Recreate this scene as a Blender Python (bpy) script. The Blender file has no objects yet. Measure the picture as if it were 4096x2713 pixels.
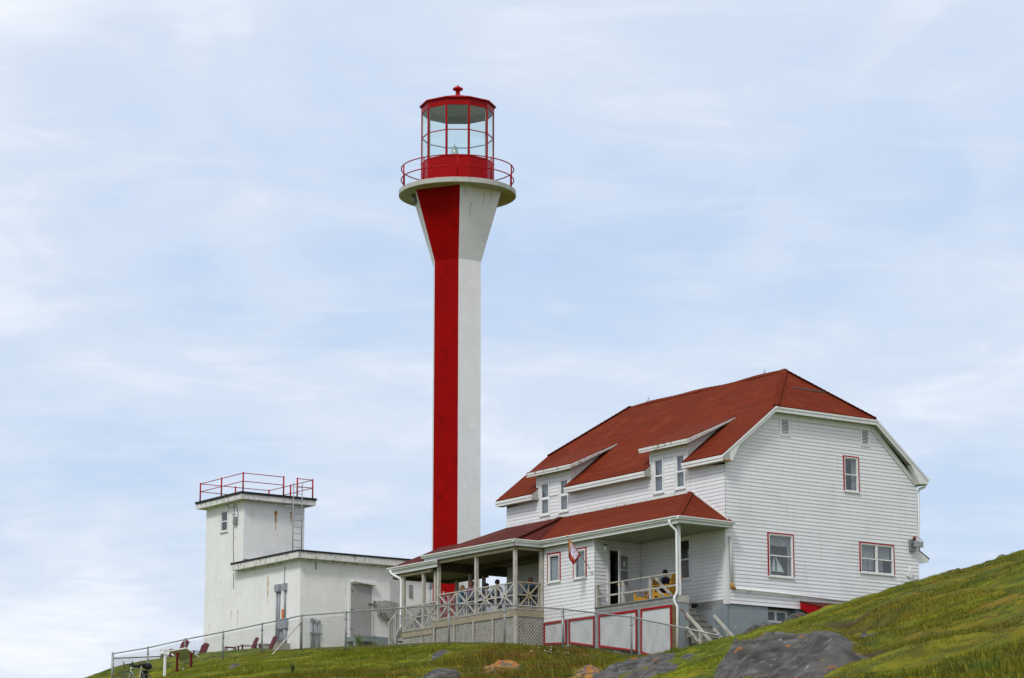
import bpy, math, random
import numpy as np
from mathutils import Vector, Matrix
random.seed(7); RNG = np.random.default_rng(11)
R = math.radians
sc = bpy.context.scene
# ---------------------------------------------------------------- camera, sky, sun, exposure
CAM = (-63.97, -77.068, -10.969)          # x runs along the gable wall, y along the porch front, z=0 is the foot of the siding
PITCH, YAW = R(11.73), R(35.24)
HF = Vector((math.sin(YAW), math.cos(YAW), 0)); RT = Vector((math.cos(YAW), -math.sin(YAW), 0))
cd = bpy.data.cameras.new('camera'); cam = bpy.data.objects.new('camera', cd); sc.collection.objects.link(cam)
fw = HF*math.cos(PITCH)+Vector((0, 0, math.sin(PITCH))); up = RT.cross(fw)
m = Matrix.Identity(4)
for i, v in enumerate((RT, up, -fw)):
    for j in range(3): m[j][i] = v[j]
m.translation = CAM; cam.matrix_world = m
cd.sensor_width = 36; cd.lens = 97.12; cd.clip_start = .5; cd.clip_end = 20000
cd.dof.use_dof = True; cd.dof.focus_distance = 112; cd.dof.aperture_fstop = 9
sc.camera = cam
SUN_EL, SUN_AZ = R(50), (-0.88, -0.47)    # toward the sun: high and to the left
sd = bpy.data.lights.new('sun', 'SUN'); sd.energy = 1.9; sd.angle = R(11); sd.color = (1, .97, .92)
so = bpy.data.objects.new('sun', sd); sc.collection.objects.link(so)
sv_ = Vector((SUN_AZ[0]*math.cos(SUN_EL), SUN_AZ[1]*math.cos(SUN_EL), math.sin(SUN_EL)))
so.rotation_euler = sv_.to_track_quat('Z', 'Y').to_euler(); so.location = (-60, -40, 60)
W = bpy.data.worlds.new('World'); sc.world = W; W.use_nodes = True
nt = W.node_tree; N, Lk = nt.nodes, nt.links; N.clear()
def nd(t, **k):
    n = N.new(t)
    for a, b in k.items(): setattr(n, a, b)
    return n
def wm(op, a, b=None, c=None, clamp=False):
    n = nd('ShaderNodeMath', operation=op, use_clamp=clamp)
    for i, v in enumerate((a, b, c)):
        if v is None: continue
        if isinstance(v, (int, float)): n.inputs[i].default_value = v
        else: Lk.new(v, n.inputs[i])
    return n.outputs[0]
out = nd('ShaderNodeOutputWorld'); bg = nd('ShaderNodeBackground'); bg.inputs[1].default_value = .1
sky = nd('ShaderNodeTexSky', sky_type='NISHITA', sun_disc=False, sun_elevation=SUN_EL, sun_rotation=math.atan2(SUN_AZ[0], SUN_AZ[1]), air_density=1.0, dust_density=1.5, ozone_density=1.2)
tc = nd('ShaderNodeTexCoord'); sep = nd('ShaderNodeSeparateXYZ'); Lk.new(tc.outputs['Generated'], sep.inputs[0])
# cloud deck: the sight line meets a flat layer overhead, so streaks flatten toward the horizon
zc = wm('ADD', wm('MAXIMUM', sep.outputs[2], 0.0), .10)
inv = wm('DIVIDE', 1.0, zc)
def dotv(v):
    n = nd('ShaderNodeVectorMath', operation='DOT_PRODUCT'); Lk.new(tc.outputs['Generated'], n.inputs[0]); n.inputs[1].default_value = v; return n.outputs['Value']
fd, rd = dotv(HF), dotv(RT)
cmb = nd('ShaderNodeCombineXYZ'); Lk.new(wm('MULTIPLY', rd, inv), cmb.inputs[0]); Lk.new(wm('MULTIPLY', fd, inv), cmb.inputs[1])
def cloud(scale, sx, sy, rot, det, lo, hi, loc=(0, 0, 0), dist=0.4, rough=.55):
    mp = nd('ShaderNodeMapping'); mp.inputs['Scale'].default_value = (sx, sy, 1); mp.inputs['Rotation'].default_value = (0, 0, rot); mp.inputs['Location'].default_value = loc
    Lk.new(cmb.outputs[0], mp.inputs[0])
    t = nd('ShaderNodeTexNoise'); t.inputs['Scale'].default_value = scale; t.inputs['Detail'].default_value = det; t.inputs['Roughness'].default_value = rough; t.inputs['Distortion'].default_value = dist
    Lk.new(mp.outputs[0], t.inputs['Vector'])
    r = nd('ShaderNodeMapRange', interpolation_type='SMOOTHSTEP'); r.inputs[1].default_value = lo; r.inputs[2].default_value = hi
    Lk.new(t.outputs['Fac'], r.inputs[0]); return r.outputs[0]
c1 = cloud(1.0, 1.3, 1.0, .25, 4, .36, .66, (3.1, 1.2, 0))
c2 = cloud(2.6, 1.5, 1.0, .5, 6, .38, .72, (7.3, 4.1, 0), .9)
c3 = cloud(.55, 1, 1, .1, 3, .35, .65, (1.7, 9.0, 0))
c4 = cloud(4.0, 1.1, 1.7, -.30, 6, .42, .74, (2.2, 5.5, 0), 1.3)
fac = wm('ADD', wm('MULTIPLY', c4, .13), wm('ADD', wm('MULTIPLY', c1, .38), wm('ADD', wm('MULTIPLY', c2, .20), wm('MULTIPLY', c3, .22))))
overhead = wm("MULTIPLY", wm("SUBTRACT", sep.outputs[2], .20, clamp=True), 2.6)
fac = wm("ADD", fac, overhead)
glow = wm("POWER", wm("MAXIMUM", dotv((HF*math.cos(R(22))-RT*.34+Vector((0, 0, .42))).normalized()), 0), 90)   # thin bright veil, upper left
fac = wm('ADD', fac, wm('MULTIPLY', glow, .85))
low = wm('MULTIPLY', wm('SUBTRACT', 1.0, wm('MULTIPLY', sep.outputs[2], 5.0), clamp=True), .38)
fac = wm('SUBTRACT', wm('ADD', fac, low), .06, clamp=True)
rmp = nd('ShaderNodeValToRGB'); e = rmp.color_ramp.elements
e[0].position = 0; e[0].color = (.475, .63, .875, 1); e[1].position = 1; e[1].color = (.97, .985, 1.03, 1)
k = e.new(.5); k.color = (.69, .775, .915, 1)
Lk.new(fac, rmp.inputs[0])
sc10 = nd('ShaderNodeVectorMath', operation='SCALE'); sc10.inputs['Scale'].default_value = 10.0; Lk.new(rmp.outputs[0], sc10.inputs[0])
mx = nd('ShaderNodeMix', data_type='RGBA'); mx.inputs[0].default_value = .88
Lk.new(sky.outputs[0], mx.inputs[6]); Lk.new(sc10.outputs[0], mx.inputs[7]); Lk.new(mx.outputs[2], bg.inputs[0]); Lk.new(bg.outputs[0], out.inputs[0])
sc.view_settings.view_transform = 'Standard'; sc.view_settings.look = 'None'; sc.view_settings.exposure = 0.10; sc.view_settings.gamma = 1
sc.cycles.max_bounces = 8; sc.cycles.transparent_max_bounces = 24; sc.cycles.use_denoising = True
# ---------------------------------------------------------------- materials
MATS = {}
def newmat(name):
    m = bpy.data.materials.new(name); m.use_nodes = True; return m, m.node_tree.nodes, m.node_tree.links, m.node_tree.nodes['Principled BSDF']
def mat(name, col, rough=.6, var=.12, vs=1.5, streak=0, spots=None, bump=0, bs=30, spec=.4, metal=0, grime=None, coat=0):
    """painted / wooden / concrete surface: soft tone variation, optional vertical rain streaks, chips and fine bump"""
    if name in MATS: return MATS[name]
    m, n, l, b = newmat(name); MATS[name] = m
    tc = n.new('ShaderNodeTexCoord')
    def noise(s, det=4, vec=None, sc_=(1, 1, 1)):
        mp = n.new('ShaderNodeMapping'); mp.inputs['Scale'].default_value = sc_; l.new(tc.outputs['Object'], mp.inputs[0])
        t = n.new('ShaderNodeTexNoise'); t.inputs['Scale'].default_value = s; t.inputs['Detail'].default_value = det; l.new(mp.outputs[0], t.inputs['Vector']); return t.outputs['Fac']
    def mix(a, bcol, f, typ='MIX'):
        x = n.new('ShaderNodeMix'); x.data_type = 'RGBA'; x.blend_type = typ
        if isinstance(a, tuple): x.inputs[6].default_value = (*a, 1)
        else: l.new(a, x.inputs[6])
        x.inputs[7].default_value = (*bcol, 1)
        if isinstance(f, float): x.inputs[0].default_value = f
        else: l.new(f, x.inputs[0])
        return x.outputs[2]
    def rng(v, lo, hi, a=0., b_=1.):
        r = n.new('ShaderNodeMapRange'); r.inputs[1].default_value = lo; r.inputs[2].default_value = hi; r.inputs[3].default_value = a; r.inputs[4].default_value = b_; l.new(v, r.inputs[0]); return r.outputs[0]
    c = mix(col, tuple(x*(1-var*1.6) for x in col), rng(noise(vs), .35, .7))
    c = mix(c, tuple(min(1, x*(1+var)) for x in col), rng(noise(vs*4.3, 6), .5, .75))
    if streak: c = mix(c, grime or (.33, .29, .2), rng(noise(1, 5, sc_=(7, 7, .55)), .56, .8, 0, streak))
    if spots:
        for (scol, s, th, amt) in spots: c = mix(c, scol, rng(noise(s, 6), th, th+.03, 0, amt))
    l.new(c, b.inputs['Base Color']); b.inputs['Roughness'].default_value = rough; b.inputs['Specular IOR Level'].default_value = spec; b.inputs['Metallic'].default_value = metal
    if coat: b.inputs['Coat Weight'].default_value = coat; b.inputs['Coat Roughness'].default_value = .25
    if bump:
        bp = n.new('ShaderNodeBump'); bp.inputs['Strength'].default_value = bump; bp.inputs['Distance'].default_value = .02; l.new(noise(bs, 6), bp.inputs['Height']); l.new(bp.outputs[0], b.inputs['Normal'])
    return m
def brickmat(name, c1, c2, mort, bw, rh, ms, bump=.4, rough=.8, noise_cols=None, offs=.5, dist=.01):
    m, n, l, b = newmat(name); MATS[name] = m
    uv = n.new('ShaderNodeUVMap'); bt = n.new('ShaderNodeTexBrick'); l.new(uv.outputs[0], bt.inputs['Vector'])
    bt.inputs['Scale'].default_value = 1; bt.inputs['Brick Width'].default_value = bw; bt.inputs['Row Height'].default_value = rh; bt.inputs['Mortar Size'].default_value = ms; bt.inputs['Mortar Smooth'].default_value = .3
    bt.inputs['Color1'].default_value = (*c1, 1); bt.inputs['Color2'].default_value = (*c2, 1); bt.inputs['Mortar'].default_value = (*mort, 1); bt.offset = offs
    c = bt.outputs['Color']
    tc = n.new('ShaderNodeTexCoord')
    for (col, s, th, wd, amt, scl) in (noise_cols or []):
        mp = n.new('ShaderNodeMapping'); mp.inputs['Scale'].default_value = scl; l.new(tc.outputs['Object'], mp.inputs[0])
        t = n.new('ShaderNodeTexNoise'); t.inputs['Scale'].default_value = s; t.inputs['Detail'].default_value = 6; l.new(mp.outputs[0], t.inputs['Vector'])
        r = n.new('ShaderNodeMapRange'); r.inputs[1].default_value = th; r.inputs[2].default_value = th+wd; r.inputs[4].default_value = amt; l.new(t.outputs['Fac'], r.inputs[0])
        x = n.new('ShaderNodeMix'); x.data_type = 'RGBA'; l.new(r.outputs[0], x.inputs[0]); l.new(c, x.inputs[6]); x.inputs[7].default_value = (*col, 1); c = x.outputs[2]
    l.new(c, b.inputs['Base Color']); b.inputs['Roughness'].default_value = rough; b.inputs['Specular IOR Level'].default_value = .3 if 'white' in name else .06
    if bump:
        bp = n.new('ShaderNodeBump'); bp.inputs['Strength'].default_value = bump; bp.inputs['Distance'].default_value = dist; bp.invert = True; l.new(bt.outputs['Fac'], bp.inputs['Height']); l.new(bp.outputs[0], b.inputs['Normal'])
    return m
def glass(name, tint=(.8, .84, .85), refl=.22):
    m, n, l, b = newmat(name); MATS[name] = m; n.remove(b)
    o = n['Material Output']; t = n.new('ShaderNodeBsdfTransparent'); t.inputs[0].default_value = (*tint, 1)
    g = n.new('ShaderNodeBsdfGlossy'); g.inputs['Roughness'].default_value = .03; x = n.new('ShaderNodeMixShader')
    lw = n.new('ShaderNodeLayerWeight'); lw.inputs[0].default_value = .5
    r = n.new('ShaderNodeMapRange'); r.inputs[1].default_value = 0; r.inputs[2].default_value = 1; r.inputs[3].default_value = refl*.5; r.inputs[4].default_value = min(1, refl*2); l.new(lw.outputs['Facing'], r.inputs[0])
    l.new(r.outputs[0], x.inputs[0]); l.new(t.outputs[0], x.inputs[1]); l.new(g.outputs[0], x.inputs[2]); l.new(x.outputs[0], o.inputs[0])
    return m
CO = .1376
siding = brickmat('white_clapboard', (.76, .765, .785), (.71, .715, .735), (.36, .36, .37), 3.1, CO, .0035, .25, .55,
                  [((.50, .46, .37), 1.0, .60, .22, .40, (6, 6, .5)), ((.45, .40, .30), 9, .68, .05, .30, (1, 1, 1)), ((.55, .55, .56), .8, .5, .3, .4, (1, 1, 1))])
siding_shade = siding
shingle_red = brickmat('red_shingles', (.195, .029, .0090), (.140, .022, .008), (.050, .011, .007), 1.3, .135, .014, .8, .85,
                  [((.125, .024, .011), .35, .42, .3, .6, (1, 1, 1)), ((.22, .050, .020), 1.2, .55, .2, .5, (1, 1, 1)), ((.32, .06, .035), 14, .66, .06, .5, (1, 1, 1)), ((.09, .015, .010), 9, .54, .12, .55, (1, 1, 2)), ((.10, .016, .012), 3, .55, .2, .45, (1, 1, 1))], dist=.02)
shingle_dark = brickmat('dark_red_shingles', (.120, .026, .020), (.085, .020, .017), (.035, .010, .010), .30, .135, .016, .7, .85,
                  [((.16, .045, .035), .6, .45, .3, .6, (1, 1, 1)), ((.07, .018, .015), 4, .55, .2, .5, (1, 1, 1))], dist=.02)
white = mat('white_trim_paint', (.72, .73, .72), .5, .06, 2, streak=.25, spots=[((.36, .33, .27), 6, .70, .6)], bump=.1)
white_clean = mat('white_vinyl', (.76, .78, .78), .4, .04, 2)
peel = mat('peeling_white_trim', (.68, .69, .67), .6, .1, 3, streak=.4, spots=[((.27, .25, .20), 5, .60, .8)], bump=.2)
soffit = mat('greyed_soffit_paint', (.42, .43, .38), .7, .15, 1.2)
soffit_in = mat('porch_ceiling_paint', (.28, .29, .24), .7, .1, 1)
redtrim = mat('red_trim_paint', (.33, .004, .008), .5, .12, 4, spots=[((.45, .20, .16), 9, .74, .5)], spec=.08)
lhred = mat('lighthouse_red_paint', (.275, .0008, .0006), .6, .10, .5, spots=[((.33, .03, .02), 7, .75, .4), ((.12, .0, .0), 1.2, .62, .35)], bump=.12, bs=3, spec=.06)
lantred = mat('lantern_red_enamel', (.32, .0008, .0014), .4, .06, 1.5, spec=.12)
lhwhite = mat('lighthouse_white_paint', (.73, .735, .735), .65, .05, .7, streak=.22, grime=(.48, .46, .41), spots=[((.40, .33, .25), 3, .76, .5)], bump=.15, bs=4)
concrete = mat('weathered_gallery_concrete', (.46, .465, .43), .85, .15, 3, streak=.4, grime=(.20, .19, .16), bump=.3)
render_w = mat('white_painted_concrete', (.78, .78, .77), .75, .05, .9, streak=.22, grime=(.50, .47, .40), spots=[((.42, .38, .31), 3.2, .72, .5)], bump=.2, bs=6)
tar = mat('black_roof_tar', (.012, .012, .015), .7, .3, 4)
cwhite = mat('flaking_white_fascia', (.68, .68, .655), .7, .15, 3, streak=.3, spots=[((.30, .28, .23), 6, .58, .8), ((.35, .13, .03), 2.5, .73, .8)], bump=.3)
rust = mat('rust_stain', (.42, .13, .012), .9, .4, 14)
greymetal = mat('galvanised_steel', (.28, .29, .29), .45, .2, 5, metal=.5, spots=[((.20, .10, .05), 6, .70, .7)])
pipegrey = mat('grey_pvc_conduit', (.27, .295, .325), .5, .08, 3)
railred = mat('red_rail_paint', (.36, .005, .009), .5, .12, 4, spots=[((.22, .09, .06), 10, .70, .6)], spec=.1)
foundgrey = mat('blue_grey_foundation_paint', (.225, .262, .285), .75, .08, 1.5, spots=[((.55, .50, .47), 7, .66, .75), ((.32, .10, .08), 5, .72, .7)], streak=.2, bump=.1)
greywood = mat('weathered_grey_wood', (.235, .22, .19), .8, .25, 6, streak=.5, grime=(.10, .095, .08), bump=.2)
greywood_l = mat('pale_weathered_lattice', (.43, .41, .375), .8, .2, 5, streak=.3)
tan = mat('treated_tan_lumber', (.37, .315, .215), .75, .2, 4, streak=.4, grime=(.2, .165, .1), spots=[((.16, .11, .06), 9, .72, .6)], bump=.1)
tan_g = mat('greying_lumber', (.47, .445, .39), .8, .18, 4, streak=.45, grime=(.22, .19, .15), bump=.1)
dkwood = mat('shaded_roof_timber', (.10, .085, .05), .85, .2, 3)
brownb = mat('brown_board', (.16, .10, .035), .8, .25, 5)
whitelat = mat('white_lattice_paint', (.70, .71, .73), .5, .06, 3)
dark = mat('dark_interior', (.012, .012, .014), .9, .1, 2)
room = mat('dim_room', (.050, .060, .068), .9, .15, 2)
blind = mat('drawn_grey_blind', (.20, .215, .24), .9, .06, 2)
curtain = mat('sheer_curtain', (.34, .37, .38), .9, .25, 9, streak=.7, grime=(.16, .18, .20))
sail = mat('model_sailcloth', (.72, .74, .72), .8, .04)
gl = glass('window_glass', refl=.14); gl_l = glass('lantern_glass', (.90, .972, .955), .10); gl_d = glass('door_glass', (.5, .55, .55), .3)
gl_w = glass('grey_windscreen', (.60, .585, .60), .12)
brass = mat('brass', (.6, .38, .06), .3, .1, metal=.9)
yellow = mat('yellow_chair_paint', (.50, .25, .008), .5, .1, 5)
maroon = mat('maroon_chair_paint', (.115, .006, .012), .55, .2, 6, spec=.12, spots=[((.20, .05, .05), 9, .7, .4)])
black = mat('black_rubber', (.014, .014, .017), .6, .1)
fabricblk = mat('black_nylon', (.012, .012, .018), .85, .3, 12, bump=.4)
alu = mat('white_bicycle_enamel', (.60, .62, .62), .35, .05)
# ---------------------------------------------------------------- mesh helpers
class MB:
    def __init__(s): s.v = []; s.f = []; s.m = []; s.uv = []; s.sm = []
    def face(s, pts, mi=0, uv=None, smooth=False):
        b = len(s.v); s.v += [tuple(p) for p in pts]; s.f.append(list(range(b, b+len(pts)))); s.m.append(mi); s.uv.append(uv); s.sm.append(smooth)
    def hexa(s, p, mi=0):
        b = len(s.v); s.v += [tuple(q) for q in p]
        for q in ((0, 3, 2, 1), (4, 5, 6, 7), (0, 1, 5, 4), (1, 2, 6, 5), (2, 3, 7, 6), (3, 0, 4, 7)):
            s.f.append([b+i for i in q]); s.m.append(mi); s.uv.append(None); s.sm.append(False)
    def box(s, x0, x1, y0, y1, z0, z1, mi=0):
        x0, x1 = sorted((x0, x1)); y0, y1 = sorted((y0, y1)); z0, z1 = sorted((z0, z1))
        s.hexa([(x0, y0, z0), (x1, y0, z0), (x1, y1, z0), (x0, y1, z0), (x0, y0, z1), (x1, y0, z1), (x1, y1, z1), (x0, y1, z1)], mi)
    def beam(s, a, b, w, h, mi=0, upv=(0, 0, 1)):
        a, b = Vector(a), Vector(b); d = (b-a).normalized(); u = Vector(upv)
        if abs(d.dot(u)) > .98: u = Vector((1, 0, 0))
        r = d.cross(u).normalized()*w/2; u = r.cross(d).normalized()*h/2
        s.hexa([a-r-u, a+r-u, b+r-u, b-r-u, a-r+u, a+r+u, b+r+u, b-r+u], mi)
    def tube(s, path, r, n=8, mi=0, smooth=True, cap=True, rads=None):
        P = [Vector(p) for p in path]; rings = []; prev = None
        for i, p in enumerate(P):
            d = (P[min(i+1, len(P)-1)]-P[max(i-1, 0)]).normalized()
            if prev is None: a = d.orthogonal().normalized()
            else: a = (prev-d*prev.dot(d)); a = a.normalized() if a.length > 1e-6 else d.orthogonal().normalized()
            prev = a; b = d.cross(a); rr = rads[i] if rads else r
            rings.append([p+(a*math.cos(2*math.pi*k/n)+b*math.sin(2*math.pi*k/n))*rr for k in range(n)])
        b0 = len(s.v)
        for rg in rings: s.v += [tuple(q) for q in rg]
        for i in range(len(P)-1):
            for k in range(n):
                s.f.append([b0+i*n+k, b0+i*n+(k+1) % n, b0+(i+1)*n+(k+1) % n, b0+(i+1)*n+k]); s.m.append(mi); s.uv.append(None); s.sm.append(smooth)
        if cap:
            for q in (list(range(b0, b0+n))[::-1], list(range(b0+(len(P)-1)*n, b0+len(P)*n))): s.f.append(q); s.m.append(mi); s.uv.append(None); s.sm.append(False)
    def lathe(s, c, prof, n=32, mi=0, smooth=True, a0=0, closed=False):
        b0 = len(s.v)
        for (r, z) in prof:
            for k in range(n):
                a = a0+2*math.pi*k/n; s.v.append((c[0]+r*math.cos(a), c[1]+r*math.sin(a), c[2]+z))
        for i in range(len(prof)-1):
            for k in range(n):
                s.f.append([b0+i*n+k, b0+i*n+(k+1) % n, b0+(i+1)*n+(k+1) % n, b0+(i+1)*n+k]); s.m.append(mi); s.uv.append(None); s.sm.append(smooth)
        for i in (0, len(prof)-1):
            if prof[i][0] > 1e-4: s.f.append([b0+i*n+k for k in range(n)]); s.m.append(mi); s.uv.append(None); s.sm.append(False)
    def slab(s, pts, th, mi=0, mside=None):
        """flat polygon with thickness th, measured straight down"""
        P = [Vector(p) for p in pts]; D = Vector((0, 0, -th)); ms = mi if mside is None else mside
        s.face(P, mi); s.face([p+D for p in P][::-1], ms)
        for i in range(len(P)): a, b = P[i], P[(i+1) % len(P)]; s.face([a, b, b+D, a+D], ms)
    def prism(s, pts, ext, mi=0):
        P = [Vector(p) for p in pts]; D = Vector(ext); s.face(P, mi); s.face([p+D for p in P][::-1], mi)
        for i in range(len(P)): a, b = P[i], P[(i+1) % len(P)]; s.face([a, a+D, b+D, b], mi)
    def build(s, name, mats, parent=None, smooth=None):
        me = bpy.data.meshes.new(name)
        off = Vector(root_loc(parent)) if parent is not None else Vector((0, 0, 0))
        me.from_pydata([(x-off.x, y-off.y, z-off.z) for x, y, z in s.v], [], s.f)
        mats = mats if isinstance(mats, (list, tuple)) else [mats]
        for q in mats: me.materials.append(q)
        me.polygons.foreach_set('material_index', s.m); me.polygons.foreach_set('use_smooth', s.sm)
        uvl = me.uv_layers.new(name='UVMap'); uvs = np.zeros((len(me.loops), 2)); Z = Vector((0, 0, 1))
        for p, uv in zip(me.polygons, s.uv):
            if uv is None:
                nn = p.normal; ud = Z.cross(nn)
                ud = ud.normalized() if ud.length > 1e-3 else Vector((1, 0, 0)); vd = nn.cross(ud)
                for li, vi in zip(p.loop_indices, p.vertices): co = Vector(s.v[vi]); uvs[li] = (co.dot(ud), co.dot(vd))
            else:
                for li, q in zip(p.loop_indices, uv): uvs[li] = q
        uvl.data.foreach_set('uv', uvs.ravel())
        o = bpy.data.objects.new(name, me); sc.collection.objects.link(o)
        if parent is not None: o.parent = parent
        return o
def root_loc(o):
    l = Vector((0, 0, 0))
    while o is not None: l += Vector(o.location); o = o.parent
    return l
def thing(name, label, cat, loc=(0, 0, 0), group=None, kind=None):
    o = bpy.data.objects.new(name, None); sc.collection.objects.link(o); o.location = loc; o.empty_display_size = .2
    o['label'] = label; o['category'] = cat
    if group: o['group'] = group
    if kind: o['kind'] = kind
    return o
def tag(o, label=None, cat=None, group=None, kind=None):
    for k, v in (('label', label), ('category', cat), ('group', group), ('kind', kind)):
        if v: o[k] = v
    return o
def part(name, mats, parent, fn, label=None):
    b = MB(); fn(b); o = b.build(name, mats, parent)
    if label: o['label'] = label
    return o
class Fr:
    """wall frame: u along the wall, v up, w outward"""
    def __init__(s, O, U, Nn): s.O, s.U, s.N = Vector(O), Vector(U), Vector(Nn)
    def P(s, u, v, w=0): return s.O+s.U*u+s.N*w+Vector((0, 0, v))
    def box(s, mb, u0, u1, v0, v1, w0, w1, mi=0):
        mb.hexa([s.P(u0, v0, w0), s.P(u1, v0, w0), s.P(u1, v0, w1), s.P(u0, v0, w1), s.P(u0, v1, w0), s.P(u1, v1, w0), s.P(u1, v1, w1), s.P(u0, v1, w1)], mi)
FRONT = Fr((0, 0, 0), (0, 1, 0), (-1, 0, 0)); GABLE = Fr((0, 0, 0), (1, 0, 0), (0, -1, 0))
BAYF = Fr((-2.2, 0, 0), (0, 1, 0), (-1, 0, 0)); BAYS = Fr((0, 5.03, 0), (1, 0, 0), (0, -1, 0)); DECKF = Fr((-3.5, 0, 0), (0, 1, 0), (-1, 0, 0)); DECKS = Fr((0, 8.25, 0), (1, 0, 0), (0, -1, 0))
BACKW = Fr((0, 13.85, 0), (1, 0, 0), (0, 1, 0)); FAR = Fr((9.55, 0, 0), (0, 1, 0), (1, 0, 0))
def clap(mb, fr, ivs, z0, z1, holes=(), co=CO, t=.013, seed=0):
    """clapboards: every course a tilted board with a thick butt; ivs(z) gives the wall's intervals"""
    rr = random.Random(seed); k0 = math.floor(z0/co+1e-6); k = k0
    while k*co < z1-1e-6:
        a, b = k*co, (k+1)*co; off = rr.random()*3
        zs = sorted({max(a, z0), min(b, z1)} | {h for H in holes for h in H[2:4] if max(a, z0) < h < min(b, z1)})
        for za, zb in zip(zs[:-1], zs[1:]):
            if zb-za < 1e-4: continue
            A, B = ivs(za+1e-4), ivs(zb-1e-4)
            for (a0, a1), (b0, b1) in zip(A, B):
                hs = sorted([(h[0], h[1]) for h in holes if h[2] < (za+zb)/2 < h[3] and h[1] > a0 and h[0] < a1])
                segs = []; ca, cb = a0, b0
                for h0, h1 in hs:
                    if h0 > ca: segs.append((ca, h0, cb, h0))
                    ca = cb = h1
                segs.append((ca, a1, cb, b1))
                for s0, s1, t0, t1 in segs:
                    if s1-s0 < 1e-3 and t1-t0 < 1e-3: continue
                    wa, wb = t*(1-(za-a)/co)+.001, t*(1-(zb-a)/co)+.001
                    mb.face([fr.P(s0, za, wa), fr.P(s1, za, wa), fr.P(t1, zb, wb), fr.P(t0, zb, wb)], 0, [(s0+off, za), (s1+off, za), (t1+off, zb), (t0+off, zb)])
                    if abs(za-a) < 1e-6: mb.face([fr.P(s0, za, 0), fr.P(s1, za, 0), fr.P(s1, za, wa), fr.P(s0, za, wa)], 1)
        k += 1
butt = mat('clapboard_underside_shadow', (.30, .30, .31), .9, .1)  # shadow line under each course is painted in by this darker underside
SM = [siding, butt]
def window(parent, fr, u0, u1, v0, v1, red=0, cas=.07, hbars=(.5,), vbars=(), back='room', depth=.25, sashw=.035, w0=.0, cur=None, redbot=False, sill=True, name='window'):
    cmat = white
    def frame(b):
        if red:
            pass
        c0 = red
        fr.box(b, u0+c0, u1-c0, v1-c0-cas, v1-c0, -.05, .034); fr.box(b, u0+c0, u0+c0+cas, v0, v1-c0-cas, -.05, .034); fr.box(b, u1-c0-cas, u1-c0, v0, v1-c0-cas, -.05, .034)
        fr.box(b, u0-.01, u1+.01, v0-.035, v0+.02, -.05, .06)
    f = part(name, cmat, parent, frame)
    if red:
        def rd_(b):
            fr.box(b, u0, u1, v1-red, v1, -.02, .037); fr.box(b, u0, u0+red, v0, v1-red, -.02, .037); fr.box(b, u1-red, u1, v0, v1-red, -.02, .037)
        part('red_surround', redtrim, f, rd_)
    a0, a1, b0, b1 = u0+red+cas, u1-red-cas, v0+.02, v1-red-cas
    hy = [b0+(b1-b0)*h for h in hbars]; vx = [a0+(a1-a0)*h for h in vbars]
    def sash(b):
        xs = [a0]+vx+[a1]
        for i in range(len(xs)-1):
            q0, q1 = xs[i]+(.02 if i else 0), xs[i+1]-(.02 if i < len(xs)-2 else 0)
            fr.box(b, q0, q0+sashw, b0, b1, -.045, .012); fr.box(b, q1-sashw, q1, b0, b1, -.045, .012)
            fr.box(b, q0+sashw, q1-sashw, b0, b0+sashw*1.3, -.045, .012); fr.box(b, q0+sashw, q1-sashw, b1-sashw, b1, -.045, .012)
            for h in hy: fr.box(b, q0+sashw, q1-sashw, h-sashw*.6, h+sashw*.6, -.045, .014)
        for x in vx: fr.box(b, x-.022, x+.022, b0, b1, -.05, .025)
    part('sash', white_clean if back == 'blind' else white, f, sash)
    part('pane', gl, f, lambda b: b.face([fr.P(a0, b0, -.02), fr.P(a1, b0, -.02), fr.P(a1, b1, -.02), fr.P(a0, b1, -.02)]))
    def bk(b):
        e_ = .02
        b.face([fr.P(u0+e_, v0, -depth), fr.P(u1-e_, v0, -depth), fr.P(u1-e_, v1-e_, -depth), fr.P(u0+e_, v1-e_, -depth)])
        for q in (((u0+e_, v0), (u0+e_, v1-e_)), ((u1-e_, v0), (u1-e_, v1-e_)), ((u0+e_, v0), (u1-e_, v0)), ((u0+e_, v1-e_), (u1-e_, v1-e_))):
            (x0, y0), (x1, y1) = q; b.face([fr.P(x0, y0, -.05), fr.P(x1, y1, -.05), fr.P(x1, y1, -depth), fr.P(x0, y0, -depth)])
    part('blind' if back == 'blind' else 'interior', {'room': room, 'blind': blind, 'dark': dark}[back], f, bk)
    if cur:
        def cu(b):
            for (x0, x1, z0, z1) in cur:
                n = 14
                for i in range(n):
                    p, q = x0+(x1-x0)*i/n, x0+(x1-x0)*(i+1)/n
                    wv = lambda t: -.10-.018*math.sin(t*55)
                    zz = lambda t: z0+.02*math.sin(t*37)
                    b.face([fr.P(p, zz(p), wv(p)), fr.P(q, zz(q), wv(q)), fr.P(q, z1, wv(q)), fr.P(p, z1, wv(p))])
        part('curtain', curtain, f, cu)
    return f
def clipline(poly, p, d):
    t0, t1 = -1e9, 1e9; n = len(poly); area = sum(poly[i][0]*poly[(i+1) % n][1]-poly[(i+1) % n][0]*poly[i][1] for i in range(n)); sg = 1 if area > 0 else -1
    for i in range(n):
        a, b = poly[i], poly[(i+1) % n]; nx, ny = -(b[1]-a[1])*sg, (b[0]-a[0])*sg
        den = nx*d[0]+ny*d[1]; num = nx*(a[0]-p[0])+ny*(a[1]-p[1])
        if abs(den) < 1e-9:
            if num > 0: return None
            continue
        t = num/den
        if den > 0: t0 = max(t0, t)
        else: t1 = min(t1, t)
    return (t0, t1) if t1-t0 > .01 else None
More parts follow.
